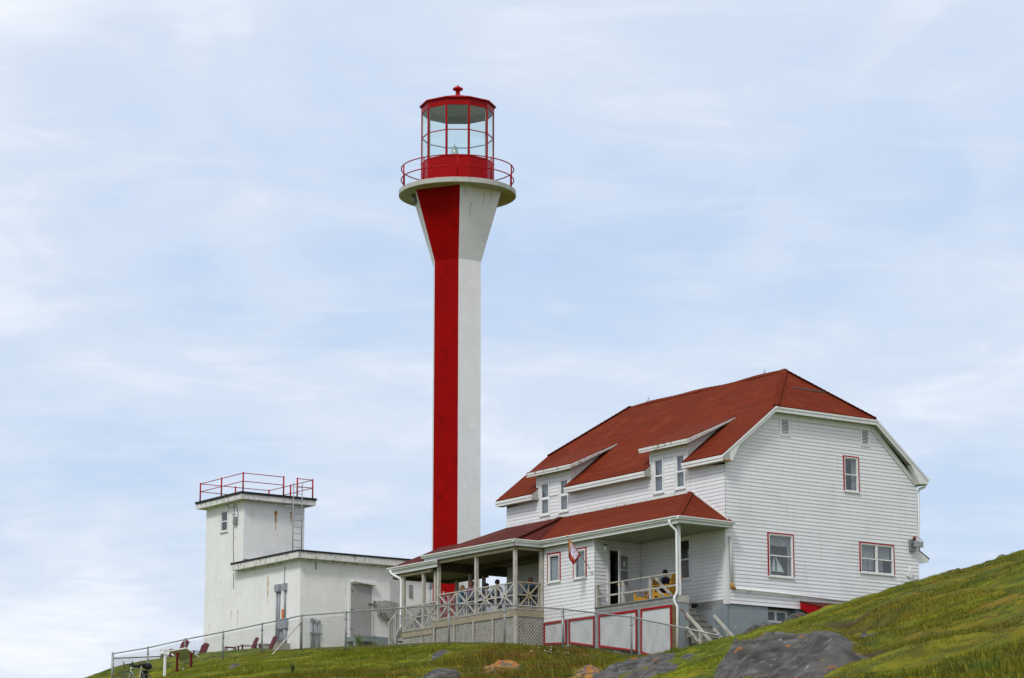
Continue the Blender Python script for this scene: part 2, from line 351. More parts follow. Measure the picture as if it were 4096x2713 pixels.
def lattice(mb, fr, poly, pitch=.057, width=.03, ang=45, th=.007, w=0, layers=(1, -1)):
    cx, cy = sum(p[0] for p in poly)/len(poly), sum(p[1] for p in poly)/len(poly); rad = max(math.hypot(p[0]-cx, p[1]-cy) for p in poly)
    for li, sg in enumerate(layers):
        a = R(ang)*sg; d = (math.cos(a), math.sin(a)); n = (-d[1], d[0]); k = int(rad/pitch)+1
        for i in range(-k, k+1):
            p = (cx+n[0]*i*pitch, cy+n[1]*i*pitch); c = clipline(poly, p, d)
            if not c: continue
            A = (p[0]+d[0]*c[0], p[1]+d[1]*c[0]); B = (p[0]+d[0]*c[1], p[1]+d[1]*c[1]); h = (n[0]*width/2, n[1]*width/2); wz = w-li*th*1.05
            q = [(A[0]-h[0], A[1]-h[1]), (B[0]-h[0], B[1]-h[1]), (B[0]+h[0], B[1]+h[1]), (A[0]+h[0], A[1]+h[1])]
            if th > 0: mb.hexa([fr.P(x, y, wz-th) for x, y in q]+[fr.P(x, y, wz) for x, y in q])
            else: mb.face([fr.P(x, y, wz-li*.002) for x, y in q])
def gutter(mb, a, b, outv, s=.12, h=.115):
    """K-profile gutter run from a to b (top back edge), outv outward"""
    a, b, o = Vector(a), Vector(b), Vector(outv); Zv = Vector((0, 0, 1))
    prof = [(0, 0), (0, -h), (s*.55, -h), (s*.62, -h*.62), (s*.9, -h*.35), (s, -h*.3), (s, .0), (s*.88, .0), (s*.85, -h*.2), (.01, -h*.85)]
    for i in range(len(prof)-1):
        (p, q), (r_, t) = prof[i], prof[i+1]
        mb.face([a+o*p+Zv*q, b+o*p+Zv*q, b+o*r_+Zv*t, a+o*r_+Zv*t])
    for e_ in (a, b): mb.face([e_+o*p+Zv*q for p, q in prof[:8]])
# ---------------------------------------------------------------- terrain
V = np.array([20, 35, 45, 55, 65, 75, 85, 95, 105, 110, 114, 117, 120, 126, 135, 160], float)
SV = np.array([-0.23013, -0.18497, -0.15426, -0.14342, -0.13078, -0.11813, -0.10459, -0.09104, -0.08698, -0.08472, -0.07659, -0.06033, -0.04498, -0.0224, 0.00018, 0.01373, 0.03179, 0.04534, 0.05889, 0.07695, 0.09501, 0.11308, 0.13114, 0.1492, 0.16727, 0.18497, 0.23049])
ROWS = np.array([[-10.0, -8.97, -8.2, -7.43, -6.68, -5.95, -5.24, -4.53, -3.85, -3.51, -3.24, -3.05, -2.88, -2.54, -2.41, -3.25], [-9.91, -8.81, -8.0, -7.14, -6.27, -5.41, -4.56, -3.72, -2.86, -2.45, -2.13, -1.87, -1.7, -1.35, -1.45, -2.54], [-9.91, -8.78, -7.92, -7.04, -6.18, -5.31, -4.44, -3.57, -2.67, -2.21, -1.79, -1.26, -1.17, -0.79, -0.85, -1.83], [-9.91, -8.77, -7.92, -7.09, -6.27, -5.41, -4.56, -3.69, -2.77, -2.31, -1.87, -0.75, -0.73, -0.39, -0.12, -1.12], [-9.91, -8.75, -7.88, -7.02, -6.15, -5.28, -4.41, -3.51, -2.55, -1.99, -1.57, -0.45, -0.41, 0.0, 0.36, -0.4], [-9.91, -8.72, -7.84, -6.92, -6.04, -5.08, -4.06, -3.01, -1.97, -1.49, -1.12, -0.26, -0.27, 0.12, 0.61, -0.12], [-9.88, -8.69, -7.8, -6.89, -5.98, -4.98, -3.91, -2.79, -1.7, -1.17, -0.83, -0.1, -0.16, 0.23, 0.97, 0.31], [-9.86, -8.66, -7.78, -6.87, -5.94, -4.91, -3.8, -2.61, -1.46, -0.92, -0.45, 0.03, -0.03, 0.34, 1.09, 0.31], [-9.86, -8.66, -7.76, -6.85, -5.91, -4.86, -3.73, -2.53, -1.36, -0.85, -0.46, -0.06, 0.05, 0.46, 1.09, 0.31], [-9.86, -8.66, -7.76, -6.85, -5.89, -4.84, -3.7, -2.5, -1.31, -0.81, -0.43, -0.14, 0.1, 0.54, 1.09, 0.31], [-9.86, -8.66, -7.76, -6.85, -5.86, -4.81, -3.65, -2.41, -1.23, -0.73, -0.34, -0.06, 0.22, 0.76, 1.09, 0.31], [-9.83, -8.59, -7.72, -6.82, -5.83, -4.77, -3.59, -2.29, -1.14, -0.64, -0.26, 0.02, 0.29, 0.83, 1.09, 0.31], [-9.83, -8.59, -7.7, -6.8, -5.8, -4.73, -3.49, -2.19, -1.06, -0.58, -0.21, 0.06, 0.33, 0.85, 1.09, 0.31], [-9.83, -8.56, -7.66, -6.72, -5.69, -4.54, -3.24, -1.95, -0.92, -0.44, -0.07, 0.22, 0.51, 0.97, 1.09, 0.31], [-9.83, -8.56, -7.64, -6.67, -5.6, -4.4, -3.16, -1.97, -0.99, -0.54, -0.17, 0.1, 0.38, 0.85, 1.09, 0.31], [-9.83, -8.53, -7.59, -6.62, -5.54, -4.37, -3.16, -2.09, -1.1, -0.64, -0.27, -0.0, 0.27, 0.74, 1.09, 0.31], [-9.79, -8.47, -7.51, -6.53, -5.51, -4.4, -3.25, -2.19, -1.27, -0.83, -0.48, -0.21, 0.05, 0.51, 0.97, 0.31], [-9.74, -8.41, -7.39, -6.3, -5.25, -4.35, -3.38, -2.4, -1.42, -0.92, -0.54, -0.26, 0.01, 0.51, 0.97, 0.31], [-9.68, -8.31, -7.23, -6.08, -4.99, -4.15, -3.31, -2.4, -1.42, -0.9, -0.5, -0.22, 0.05, 0.51, 0.97, 0.31], [-9.61, -8.16, -6.99, -5.78, -4.69, -3.86, -3.07, -2.11, -1.12, -0.6, -0.19, 0.09, 0.38, 0.85, 0.97, 0.31], [-9.54, -8.0, -6.75, -5.51, -4.41, -3.54, -2.7, -1.8, -0.85, -0.37, -0.01, 0.25, 0.51, 0.97, 0.97, 0.31], [-9.47, -7.81, -6.5, -5.15, -3.96, -3.04, -2.19, -1.37, -0.55, -0.15, 0.14, 0.38, 0.62, 0.97, 0.97, 0.31], [-9.42, -7.65, -6.24, -4.84, -3.65, -2.66, -1.84, -1.11, -0.36, -0.0, 0.24, 0.48, 0.72, 1.08, 0.97, 0.31], [-9.34, -7.49, -5.99, -4.55, -3.33, -2.3, -1.53, -0.85, -0.17, 0.15, 0.35, 0.54, 0.72, 1.08, 0.97, 0.31], [-9.27, -7.34, -5.77, -4.27, -3.01, -1.96, -1.22, -0.59, 0.02, 0.3, 0.45, 0.64, 0.83, 1.2, 0.97, 0.31], [-9.18, -7.15, -5.52, -3.97, -2.63, -1.55, -0.84, -0.25, 0.31, 0.55, 0.65, 0.8, 0.94, 1.2, 0.97, 0.31], [-9.02, -6.76, -4.95, -3.31, -1.85, -0.66, 0.1, 0.62, 0.98, 1.14, 1.17, 1.28, 1.38, 1.54, 0.97, 0.31]])
R1 = [(-40.56, -48.55), (-36.45, -43.61), (-35.9, -43.15), (-34.42, -41.75), (-33.2, -40.52), (-33.78, -41.83), (-34.87, -43.51), (-36.0, -45.28), (-36.94, -46.82), (-37.82, -48.16), (-38.59, -49.08), (-39.02, -49.51), (-42.63, -53.7), (-43.83, -55.17), (-45.21, -56.53), (-45.34, -56.44), (-45.93, -56.87), (-47.56, -58.54)]
R2a = [(-29.54, -30.99), (-25.67, -26.25), (-25.13, -26.02), (-24.84, -26.35), (-24.58, -26.54), (-24.93, -27.63), (-26.22, -29.79), (-29.9, -34.41), (-29.34, -33.21), (-29.34, -32.72), (-29.22, -32.07), (-30.1, -32.8), (-31.94, -35.05)]
R2b = [(-33.26, -36.93), (-31.34, -34.74), (-31.33, -35.11), (-31.64, -36.12), (-32.53, -37.69), (-31.74, -37.15), (-30.78, -36.36), (-32.59, -38.27), (-33.49, -38.97), (-34.67, -40.1), (-36.05, -41.45)]
R2c = [(-29.46, -33.98), (-28.05, -32.41), (-28.53, -33.42), (-29.2, -34.41), (-29.92, -35.01), (-30.47, -35.35)]
R5 = [(-27.24, -21.35), (-24.01, -16.78), (-22.84, -15.4), (-22.84, -15.88), (-24.19, -18.36), (-27.81, -24.01)]
R6 = [(-21.4, -15.43), (-20.3, -14.13), (-19.35, -13.45), (-20.08, -15.27), (-21.59, -17.5), (-23.95, -20.12), (-26.08, -22.78), (-24.85, -20.59)]
R7 = [(-24.37, -23.62), (-22.9, -21.97), (-23.12, -22.92), (-25.06, -25.59), (-28.58, -30.07), (-28.24, -28.85)]
R8 = [(-17.35, -6.79), (-14.64, -2.95), (-13.91, -2.73), (-14.73, -4.11), (-16.83, -6.66), (-18.26, -8.23)]
R10 = [(-17.41, 5.62), (-15.36, 8.95), (-15.28, 8.52), (-16.99, 5.57), (-18.35, 3.71)]
R11 = [(-34.42, -44.68), (-34.05, -44.33), (-34.64, -45.02), (-35.46, -45.91), (-35.36, -45.73)]
R12 = [(-35.74, -46.07), (-35.66, -46.14), (-36.52, -47.37), (-36.78, -47.55), (-36.37, -46.86)]

def vnoise(x, y, seed=0):
    xi, yi = np.floor(x).astype(np.int64), np.floor(y).astype(np.int64); fx, fy = x-xi, y-yi; fx = fx*fx*(3-2*fx); fy = fy*fy*(3-2*fy)
    def h(a, b):
        n = (a*374761393+b*668265263+seed*974711) & 0x7fffffff; n = ((n ^ (n >> 13))*1274126177) & 0x7fffffff; return ((n ^ (n >> 16)) & 0xffff)/65535.
    return (h(xi, yi)*(1-fx)+h(xi+1, yi)*fx)*(1-fy)+(h(xi, yi+1)*(1-fx)+h(xi+1, yi+1)*fx)*fy
def fbm(x, y, o=4, seed=0):
    r = 0; a = .5
    for i in range(o): r = r+a*(vnoise(x*2**i+i*7.1, y*2**i+i*3.3, seed+i)-.5); a *= .5
    return r
V = np.concatenate([[6.], V]); ROWS = np.hstack([np.full((len(ROWS), 1), -12.3), ROWS])
Sg = np.linspace(SV[0], SV[-1], 520); Vg = np.concatenate([np.linspace(6, 29.8, 90), np.linspace(30, 79.9, 400), np.linspace(80, 126, 260), np.linspace(126.4, 160, 40)])
H = np.array([np.interp(Vg, V, r_) for r_ in ROWS]); Hf = np.array([np.interp(Sg, SV, H[:, j]) for j in range(len(Vg))]).T     # (s, v)
for _ in range(5):
    Hf[1:-1] = (Hf[:-2]+2*Hf[1:-1]+Hf[2:])/4
for _ in range(14):
    Hf[:, 1:-1] = (Hf[:, :-2]+2*Hf[:, 1:-1]+Hf[:, 2:])/4
SS, VV = np.meshgrid(Sg, Vg, indexing='ij')
XX = CAM[0]+VV*(HF.x+SS*RT.x); YY = CAM[1]+VV*(HF.y+SS*RT.y)
amp = np.interp(Vg, [20, 60, 80, 95, 105, 160], [.30, .26, .24, .10, .05, .05])[None, :]*np.interp(Sg, [-.2, -.1, -.05, .03, .1, .2], [.6, .6, 1, 1, .8, .8])[:, None]
Hf = Hf+amp*(fbm(XX*.55, YY*.55, 3, 5)*1.2+fbm(XX*1.7, YY*1.7, 4, 9)*.95-.35*np.abs(fbm(XX*1.1, YY*1.1, 3, 19)))
SOIL = [(-30.6, -40.2, 1.2, .40, .8), (-33.6, -43.8, 2.4, .50, 1.5), (-37.3, -48.5, 1.3, .4, .3), (-43.0, -54.0, 2.2, .5, .1)]    # x, y, half length, half width, depth
DIRH = Vector((-.62, -.785))
shaded_soil = np.zeros_like(Hf)
for (x, y, a, b, dpt) in SOIL:
    u = (XX-x)*DIRH.x+(YY-y)*DIRH.y; w = -(XX-x)*DIRH.y+(YY-y)*DIRH.x
    g = np.exp(-((u/a)**2+(w/b)**2)**1.2); shaded_soil = np.maximum(shaded_soil, g); Hf = Hf-g*dpt*.42
def terr(x, y):
    x = np.asarray(x, float); y = np.asarray(y, float); dx, dy = x-CAM[0], y-CAM[1]; v = np.maximum(dx*HF.x+dy*HF.y, 1); s = (dx*RT.x+dy*RT.y)/v
    si = np.clip((s-Sg[0])/(Sg[1]-Sg[0]), 0, len(Sg)-1.001); vi = np.clip(np.interp(v, Vg, np.arange(len(Vg))), 0, len(Vg)-1.001)
    a, b = si.astype(int), vi.astype(int); fa, fb = si-a, vi-b
    return (Hf[a, b]*(1-fa)+Hf[a+1, b]*fa)*(1-fb)+(Hf[a, b+1]*(1-fa)+Hf[a+1, b+1]*fa)*fb
def T1(x, y): return float(terr(x, y))
def grassmat(name, blade):
    m, n, l, b = newmat(name)
    tc = n.new('ShaderNodeTexCoord')
    def noise(s, det=4, scl=(1, 1, 1), dist=0):
        mp = n.new('ShaderNodeMapping'); mp.inputs['Scale'].default_value = scl; l.new(tc.outputs['Object'], mp.inputs[0])
        t = n.new('ShaderNodeTexNoise'); t.inputs['Scale'].default_value = s; t.inputs['Detail'].default_value = det; t.inputs['Distortion'].default_value = dist; l.new(mp.outputs[0], t.inputs['Vector']); return t.outputs['Fac']
    def rng(v, lo, hi, a=0., b_=1.):
        r = n.new('ShaderNodeMapRange'); r.inputs[1].default_value = lo; r.inputs[2].default_value = hi; r.inputs[3].default_value = a; r.inputs[4].default_value = b_; l.new(v, r.inputs[0]); return r.outputs[0]
    def mix(a, bc, f):
        x = n.new('ShaderNodeMix'); x.data_type = 'RGBA'
        for i, q in ((6, a), (7, bc)):
            if isinstance(q, tuple): x.inputs[i].default_value = (*q, 1)
            else: l.new(q, x.inputs[i])
        l.new(f, x.inputs[0]); return x.outputs[2]
    c = mix((.150, .165, .0035), (.060, .092, .003), rng(noise(.55, 5, dist=.6), .42, .60))
    c = mix(c, (.225, .200, .006), rng(noise(1.1, 4, dist=.4), .52, .70, 0, .8))
    c = mix(c, (.21, .115, .018), rng(noise(.8, 6, (1, 1, 1), 1.2), .59, .68, 0, .65))
    c = mix(c, (.030, .055, .003), rng(noise(1.7, 5), .50, .64, 0, .85))
    c = mix(c, (.040, .068, .003), rng(noise(5.5, 5), .50, .62, 0, .65)); c = mix(c, (.28, .25, .015), rng(noise(8, 4), .60, .72, 0, .5))
    ah = n.new('ShaderNodeAttribute'); ah.attribute_name = 'heath'
    hc = mix((.055, .052, .006), (.150, .072, .011), rng(noise(1.3, 5, (1, 1, 1), .8), .42, .58)); hc = mix(hc, (.030, .055, .005), rng(noise(2.1, 4), .52, .66))
    c = mix(c, hc, ah.outputs['Fac'])
    at = n.new('ShaderNodeAttribute'); at.attribute_name = 'shaded_soil'
    c = mix(c, (.050, .032, .016), at.outputs['Fac'])  # bare earth, its colour darkened to paint in the shade of the hollows
    if blade:
        ar = n.new('ShaderNodeAttribute'); ar.attribute_name = 'rnd'
        c = mix(c, (.42, .36, .03), rng(ar.outputs['Fac'], .72, 1, 0, .65)); c = mix(c, (.050, .080, .005), rng(ar.outputs['Fac'], .25, 0, 0, .7))
    l.new(c, b.inputs['Base Color']); b.inputs['Roughness'].default_value = .75 if blade else .95; b.inputs['Specular IOR Level'].default_value = .15
    if not blade:
        bp = n.new('ShaderNodeBump'); bp.inputs['Strength'].default_value = .7; bp.inputs['Distance'].default_value = .08; l.new(noise(9, 8), bp.inputs['Height']); l.new(bp.outputs[0], b.inputs['Normal'])
    return m
gm, gb = grassmat('turf', False), grassmat('grass_blades', True)
def grid_mesh(name, X, Y, Z, material, attrs=None):
    a, b = X.shape; me = bpy.data.meshes.new(name); me.vertices.add(a*b); me.vertices.foreach_set('co', np.stack([X, Y, Z], -1).ravel())
    I = np.arange(a*b).reshape(a, b); q = np.stack([I[:-1, :-1], I[1:, :-1], I[1:, 1:], I[:-1, 1:]], -1).reshape(-1, 4)
    me.loops.add(q.size); me.loops.foreach_set('vertex_index', q.ravel()); me.polygons.add(len(q)); me.polygons.foreach_set('loop_start', np.arange(len(q))*4); me.polygons.foreach_set('loop_total', np.full(len(q), 4))
    me.polygons.foreach_set('use_smooth', np.ones(len(q), bool)); me.materials.append(material); me.update(calc_edges=True)
    for k_, v_ in (attrs or {}).items():
        at = me.attributes.new(k_, 'FLOAT', 'POINT'); at.data.foreach_set('value', v_.ravel().astype(np.float32))
    o = bpy.data.objects.new(name, me); sc.collection.objects.link(o); return o
def heath(x, y):
    dx, dy = x-CAM[0], y-CAM[1]; v = dx*HF.x+dy*HF.y; s = (dx*RT.x+dy*RT.y)/np.maximum(v, 1)
    m1 = np.clip((s+.035)*40, 0, 1)*np.clip((.045-s)*50, 0, 1)*np.clip((93-v)*.25, 0, 1)                      # rough bank left of the ledge
    m2 = np.clip((s+.14)*30, 0, 1)*np.clip((-.02-s)*60, 0, 1)*np.clip((84-v)*.3, 0, 1)*.55
    m3 = np.clip((s-.07)*20, 0, 1)*np.clip((62-v)*.2, 0, 1)*.45                                                 # hollows of the right hillside
    return np.clip(np.maximum(np.maximum(m1, m2), m3)*(np.clip((fbm(x*.5, y*.5, 4, 71)+.24)*4, 0, 1)), 0, 1)
hill = grid_mesh('hillside_ground', XX, YY, Hf, gm, {'shaded_soil': np.clip(shaded_soil*1.6, 0, 1), 'heath': heath(XX, YY)}); tag(hill, kind='structure')
# outlying land: sides, foreground below the frame, and behind
def outer():
    th_ = np.linspace(0, 2*np.pi, 73); rr = np.array([0, 6, 12, 18, 30, 60, 100, 160, 260, 500]); A, Rr = np.meshgrid(th_, rr, indexing='ij')
    X = CAM[0]+Rr*np.cos(A); Y = CAM[1]+Rr*np.sin(A)
    v = (X-CAM[0])*HF.x+(Y-CAM[1])*HF.y; s = ((X-CAM[0])*RT.x+(Y-CAM[1])*RT.y)
    Z = np.where(v > 0, np.interp(v, [0, 12, 20, 130, 200, 500], [-12.6, -12.5, -11.8, -3.2, -9, -22]), -12.6)
    Z = np.where(Rr > 170, np.minimum(Z, -12.6-(Rr-170)*.04), Z)
    return grid_mesh('ground', X, Y, Z, gm, {'shaded_soil': np.zeros_like(X)})
tag(outer(), kind='structure')
sea = MB(); sea.face([(-9000, -9000, -19), (9000, -9000, -19), (9000, 9000, -19), (-9000, 9000, -19)])
seam = mat('sea_water', (.03, .055, .075), .15, .1, .02); tag(sea.build('sea_water', seam), kind='structure')
# rocks
def rockmat(name, lich, base=(.078, .077, .071), org=(.30, .105, .012)):
    m, n, l, b = newmat(name); tc = n.new('ShaderNodeTexCoord')
    def noise(s, det=6, scl=(1, 1, 1), dist=0, rot=(0, 0, 0)):
        mp = n.new('ShaderNodeMapping'); mp.inputs['Scale'].default_value = scl; mp.inputs['Rotation'].default_value = rot; l.new(tc.outputs['Object'], mp.inputs[0])
        t = n.new('ShaderNodeTexNoise'); t.inputs['Scale'].default_value = s; t.inputs['Detail'].default_value = det; t.inputs['Distortion'].default_value = dist; l.new(mp.outputs[0], t.inputs['Vector']); return t.outputs['Fac']
    def mix(a, bc, f):
        x = n.new('ShaderNodeMix'); x.data_type = 'RGBA'
        for i, q in ((6, a), (7, bc)):
            if isinstance(q, tuple): x.inputs[i].default_value = (*q, 1)
            else: l.new(q, x.inputs[i])
        l.new(f, x.inputs[0]); return x.outputs[2]
    def rng(v, lo, hi, a=0., b_=1.):
        r = n.new('ShaderNodeMapRange'); r.inputs[1].default_value = lo; r.inputs[2].default_value = hi; r.inputs[3].default_value = a; r.inputs[4].default_value = b_; l.new(v, r.inputs[0]); return r.outputs[0]
    c = mix(base, tuple(x*.42 for x in base), rng(noise(1.3, 8, (1, 1, 3), .5), .42, .6))
    c = mix(c, tuple(min(1, x*2.1) for x in base), rng(noise(2.6, 10, (1, 1, 4), .3, (.4, .2, .6)), .52, .74, 0, .7))
    c = mix(c, (.28, .28, .26), rng(noise(7, 6), .66, .70, 0, .7))
    c = mix(c, org, rng(noise(2.6, 9, (1, 1, 1), .5), lich, lich+.03, 0, .85)); c = mix(c, (.30, .18, .03), rng(noise(5, 8), lich+.05, lich+.07, 0, .8))
    l.new(c, b.inputs['Base Color']); b.inputs['Roughness'].default_value = .85; b.inputs['Specular IOR Level'].default_value = .25
    bp = n.new('ShaderNodeBump'); bp.inputs['Strength'].default_value = .9; bp.inputs['Distance'].default_value = .07; l.new(noise(5, 12, (1, 1, 2.5), .4), bp.inputs['Height']); l.new(bp.outputs[0], b.inputs['Normal'])
    return m
rk, rk_o = rockmat('grey_rock_lichen', .655), rockmat('orange_lichen_rock', .49, org=(.33, .095, .008))
def polydist(px, py, P):
    ins = np.zeros(px.shape, bool); dm = np.full(px.shape, 1e9); n = len(P)
    for i in range(n):
        (x0, y0), (x1, y1) = P[i], P[(i+1) % n]
        ins ^= ((y0 > py) != (y1 > py)) & (px < (x1-x0)*(py-y0)/((y1-y0) or 1e-9)+x0)
        dx, dy = x1-x0, y1-y0; t = np.clip(((px-x0)*dx+(py-y0)*dy)/(dx*dx+dy*dy+1e-12), 0, 1); dm = np.minimum(dm, np.hypot(px-x0-t*dx, py-y0-t*dy))
    return np.where(ins, dm, -dm)
ROCKPOLYS = []
def rock(name, P, Hh, wd, material, label, res=.09, seed=1, rough=.10):
    ROCKPOLYS.append(P)
    c = np.mean(P, 0); A = np.array(P)-c; _, _, vt = np.linalg.svd(A); L_ = A@vt.T; lo, hi = L_.min(0)-.35, L_.max(0)+.35
    n0, n1 = [int(min(220, max(12, (hi[i]-lo[i])/res))) for i in (0, 1)]
    U, Vv = np.meshgrid(np.linspace(lo[0], hi[0], n0), np.linspace(lo[1], hi[1], n1), indexing='ij'); PX = c[0]+U*vt[0, 0]+Vv*vt[1, 0]; PY = c[1]+U*vt[0, 1]+Vv*vt[1, 1]
    d = polydist(PX, PY, P)+fbm(PX*2.5, PY*2.5, 3, seed)*.22
    hgt = np.where(d > 0, Hh*(1-np.exp(-np.maximum(d, 0)/wd)), d*1.2)
    al = PX*.70+PY*.71; ac = PX*.71-PY*.70
    st1 = fbm(al*.55+ac*.2, ac*1.9, 4, seed+3); st2 = fbm(al*1.3, ac*4.5, 3, seed+6)
    crack = np.exp(-(fbm(al*.5, ac*1.2, 3, seed+13)/.018)**2)*.9+np.exp(-(fbm(al*1.4, ac*.7, 3, seed+23)/.012)**2)*.5
    Zr = terr(PX, PY)+hgt+np.where(d > 0, np.minimum(d*3, 1)*(np.round(st1*5)/5*rough*3.4+st1*rough*1.2+st2*rough*.9+fbm(PX*5, PY*5, 3, seed+9)*rough*.35-crack*rough*1.1), 0)
    # closed lump: top sheet plus a buried underside
    a, b = PX.shape; top = np.stack([PX, PY, Zr], -1).reshape(-1, 3); bot = np.stack([PX, PY, terr(PX, PY)-.45-np.maximum(0, -d)*1.0], -1).reshape(-1, 3)
    keep = (d > -.30); I = np.arange(a*b).reshape(a, b); ok = keep[:-1, :-1] & keep[1:, :-1] & keep[1:, 1:] & keep[:-1, 1:]
    q = np.stack([I[:-1, :-1], I[1:, :-1], I[1:, 1:], I[:-1, 1:]], -1)[ok]
    used, inv_ = np.unique(q.ravel(), return_inverse=True); q = inv_.reshape(-1, 4); nv = len(used)
    es = {}
    for f_ in q:
        for k_ in range(4):
            e0, e1 = f_[k_], f_[(k_+1) % 4]
            if (e1, e0) in es: del es[(e1, e0)]
            else: es[(e0, e1)] = 1
    faces = [tuple(int(i) for i in f_) for f_ in q]+[tuple(int(i)+nv for i in f_[::-1]) for f_ in q]+[(int(e1), int(e0), int(e0)+nv, int(e1)+nv) for e0, e1 in es]
    me = bpy.data.meshes.new(name); vs_ = np.concatenate([top[used], bot[used]]); me.from_pydata([tuple(map(float, x)) for x in vs_], [], faces); me.materials.append(material)
    me.polygons.foreach_set('use_smooth', np.ones(len(faces), bool))
    o = bpy.data.objects.new(name, me); sc.collection.objects.link(o); tag(o, label, 'rock'); return o
rock('boulder', R1, .27, .30, rk, 'large dark grey boulder with orange lichen, bedded in the right hillside', seed=2, rough=.13)
rock('rock_ledge', R2a, .10, .2, rk, 'long pale grey ledge rising to the foot of the porch lattice', seed=5, rough=.05)
rock('rock_slab', R2b, .15, .25, rk, 'smooth dark grey slab below the pale ledge, at the bottom edge', seed=8, rough=.05)
rock('rock', R2c, .06, .25, rk, 'small flat grey rock in the grass just above the dark slab', seed=9, rough=.04)
rock('rock', R5, .22, .3, rk, 'grey rock in long grass at the bottom edge, below the deck corner post', seed=12)
rock('rock', R6, .10, .3, rk_o, 'grey rock topped with orange lichen in the middle of the bank', seed=14)
rock('rock', R7, .10, .3, rk_o, 'rock almost wholly covered in orange lichen, beside the pale ledge', seed=15)
rock('rock', R8, .13, .2, rk, 'grey rock under the turf lip in front of the deck lattice', seed=17)
rock('rock', R10, .12, .3, rk, 'small pale rock in the lawn left of the fence brace foot', seed=18)
rock('stone', R11, .14, .15, rk, 'loose round grey stone in the bare hollow of the right hillside', seed=19, res=.05)
rock('rock', R12, .08, .2, rk, 'thin pale rock edge just above the large boulder', seed=20, res=.05)
R4 = [(-4.9, -7.0), (-4.6, -6.0), (-2.8, -4.9), (-1.2, -3.6), (.4, -2.6), (3.2, -1.6), (3.8, -2.9), (.8, -4.6), (-1.2, -5.3), (-3.2, -6.4)]
rock('rock_ledge', R4, .80, .45, rk, 'grey ledge with orange lichen in front of the basement window', seed=21, res=.12, rough=.12)
R9 = [(-15.7, -26.6), (-15.1, -26.4), (-14.3, -27.0), (-13.7, -27.7), (-14.1, -28.2), (-14.9, -27.7), (-15.6, -27.1)]
rock('rock', R9, .26, .25, rk, 'grey rock with an orange patch on the skyline at far right', seed=22, res=.08)
# ---------------------------------------------------------------- house
HW, HL = 9.55, 13.85
house = thing('clapboard_house', 'white clapboard keeper house with red shingled clipped gable roof and porches', 'house', (HW/2, HL/2, 0))
SL = .795
def zr(x): return 5.42+SL*(x+.33)
D1, D2 = (9.45, 11.755), (2.12, 4.405)
W1 = [(10.86, 11.54, 4.50, 5.86), (9.575, 10.25, 4.50, 5.86), (3.555, 4.22, 4.50, 5.86), (2.26, 2.90, 4.50, 5.86)]
PW = (2.0, 3.06, 1.07, 2.66)
def front_iv(z): return [(0, HL)] if z < 5.2 else [D2, D1]
part('front_wall', SM, house, lambda b: clap(b, FRONT, front_iv, .14, 6.12, W1+[PW]))
GW_U, GW_L, GW_D = (5.79, 6.58, 4.60, 5.97), (1.97, 3.23, 1.115, 2.745), (6.50, 8.27, 1.57, 2.735)
def gab_iv(z):
    if z < 5.25: return [(0, HW)]
    o = (z-5.25)/SL-.06; return [(o, HW-o)]
part('gable_wall', SM, house, lambda b: clap(b, GABLE, gab_iv, 0, 7.15, [GW_U, GW_L, GW_D], seed=3))
part('rear_wall', SM, house, lambda b: (clap(b, BACKW, gab_iv, 0, 7.15, seed=4), clap(b, FAR, lambda z: [(0, HL)], 0, 5.2, seed=5)))
part('corner_board', white, house, lambda b: b.prism([(-.045, -.035, -.03), (.10, -.035, -.03), (.10, .0, -.03), (-.02, .0, -.03), (-.02, .17, -.03), (-.045, .17, -.03)], (0, 0, 2.75)))
# foundation
def fnd(b):
    b.box(.03, 1.98, .04, .3, -3.2, -.01); b.box(3.34, HW-.03, .04, .3, -3.2, -.01); b.box(1.98, 3.34, .04, .3, -3.2, -.56); b.box(1.98, 3.34, .32, .5, -.6, -.01)
    b.box(.03, .3, .3, HL-.03, -3.2, .14); b.box(HW-.3, HW-.03, .3, HL-.03, -3.2, 0); b.box(.3, HW-.3, HL-.3, HL-.03, -3.2, 0)
part('foundation', foundgrey, house, fnd)
window(house, Fr((0, .30, 0), (1, 0, 0), (0, -1, 0)), 2.0, 3.10, -.52, -.09, cas=.035, hbars=(), vbars=(.5,), back='dark', depth=.12, sashw=.03)
# main roof
def roof(b):
    P = lambda x, y: (x, y, zr(x))
    b.slab([P(-.33, -.3), P(-.33, 2.10), P(.12, 2.10), P(.12, -.3)][::-1], .05); b.slab([P(-.33, 4.35), P(-.33, 9.47), P(.12, 9.47), P(.12, 4.35)][::-1], .05); b.slab([P(-.33, 11.65), P(-.33, 14.15), P(.12, 14.15), P(.12, 11.65)][::-1], .05)
    b.slab([P(.12, -.3), P(2.26, -.3), (4.775, 2.07, 9.478), (4.775, 11.78, 9.478), P(2.26, 14.15), P(.12, 14.15)], .05)
    b.slab([P(2.26, -.3), (7.29, -.3, zr(2.26)), (4.775, 2.07, 9.478)], .05)
    b.slab([(7.29, 14.15, zr(2.26)), P(2.26, 14.15), (4.775, 11.78, 9.478)], .05)
    zb = lambda x: 5.42+SL*(9.88-x)
    b.slab([(9.88, -.3, 5.42), (9.88, 14.15, 5.42), (7.29, 14.15, zb(7.29)), (4.775, 11.78, 9.478), (4.775, 2.07, 9.478), (7.29, -.3, zb(7.29))], .05)
part('roof', shingle_red, house, roof)
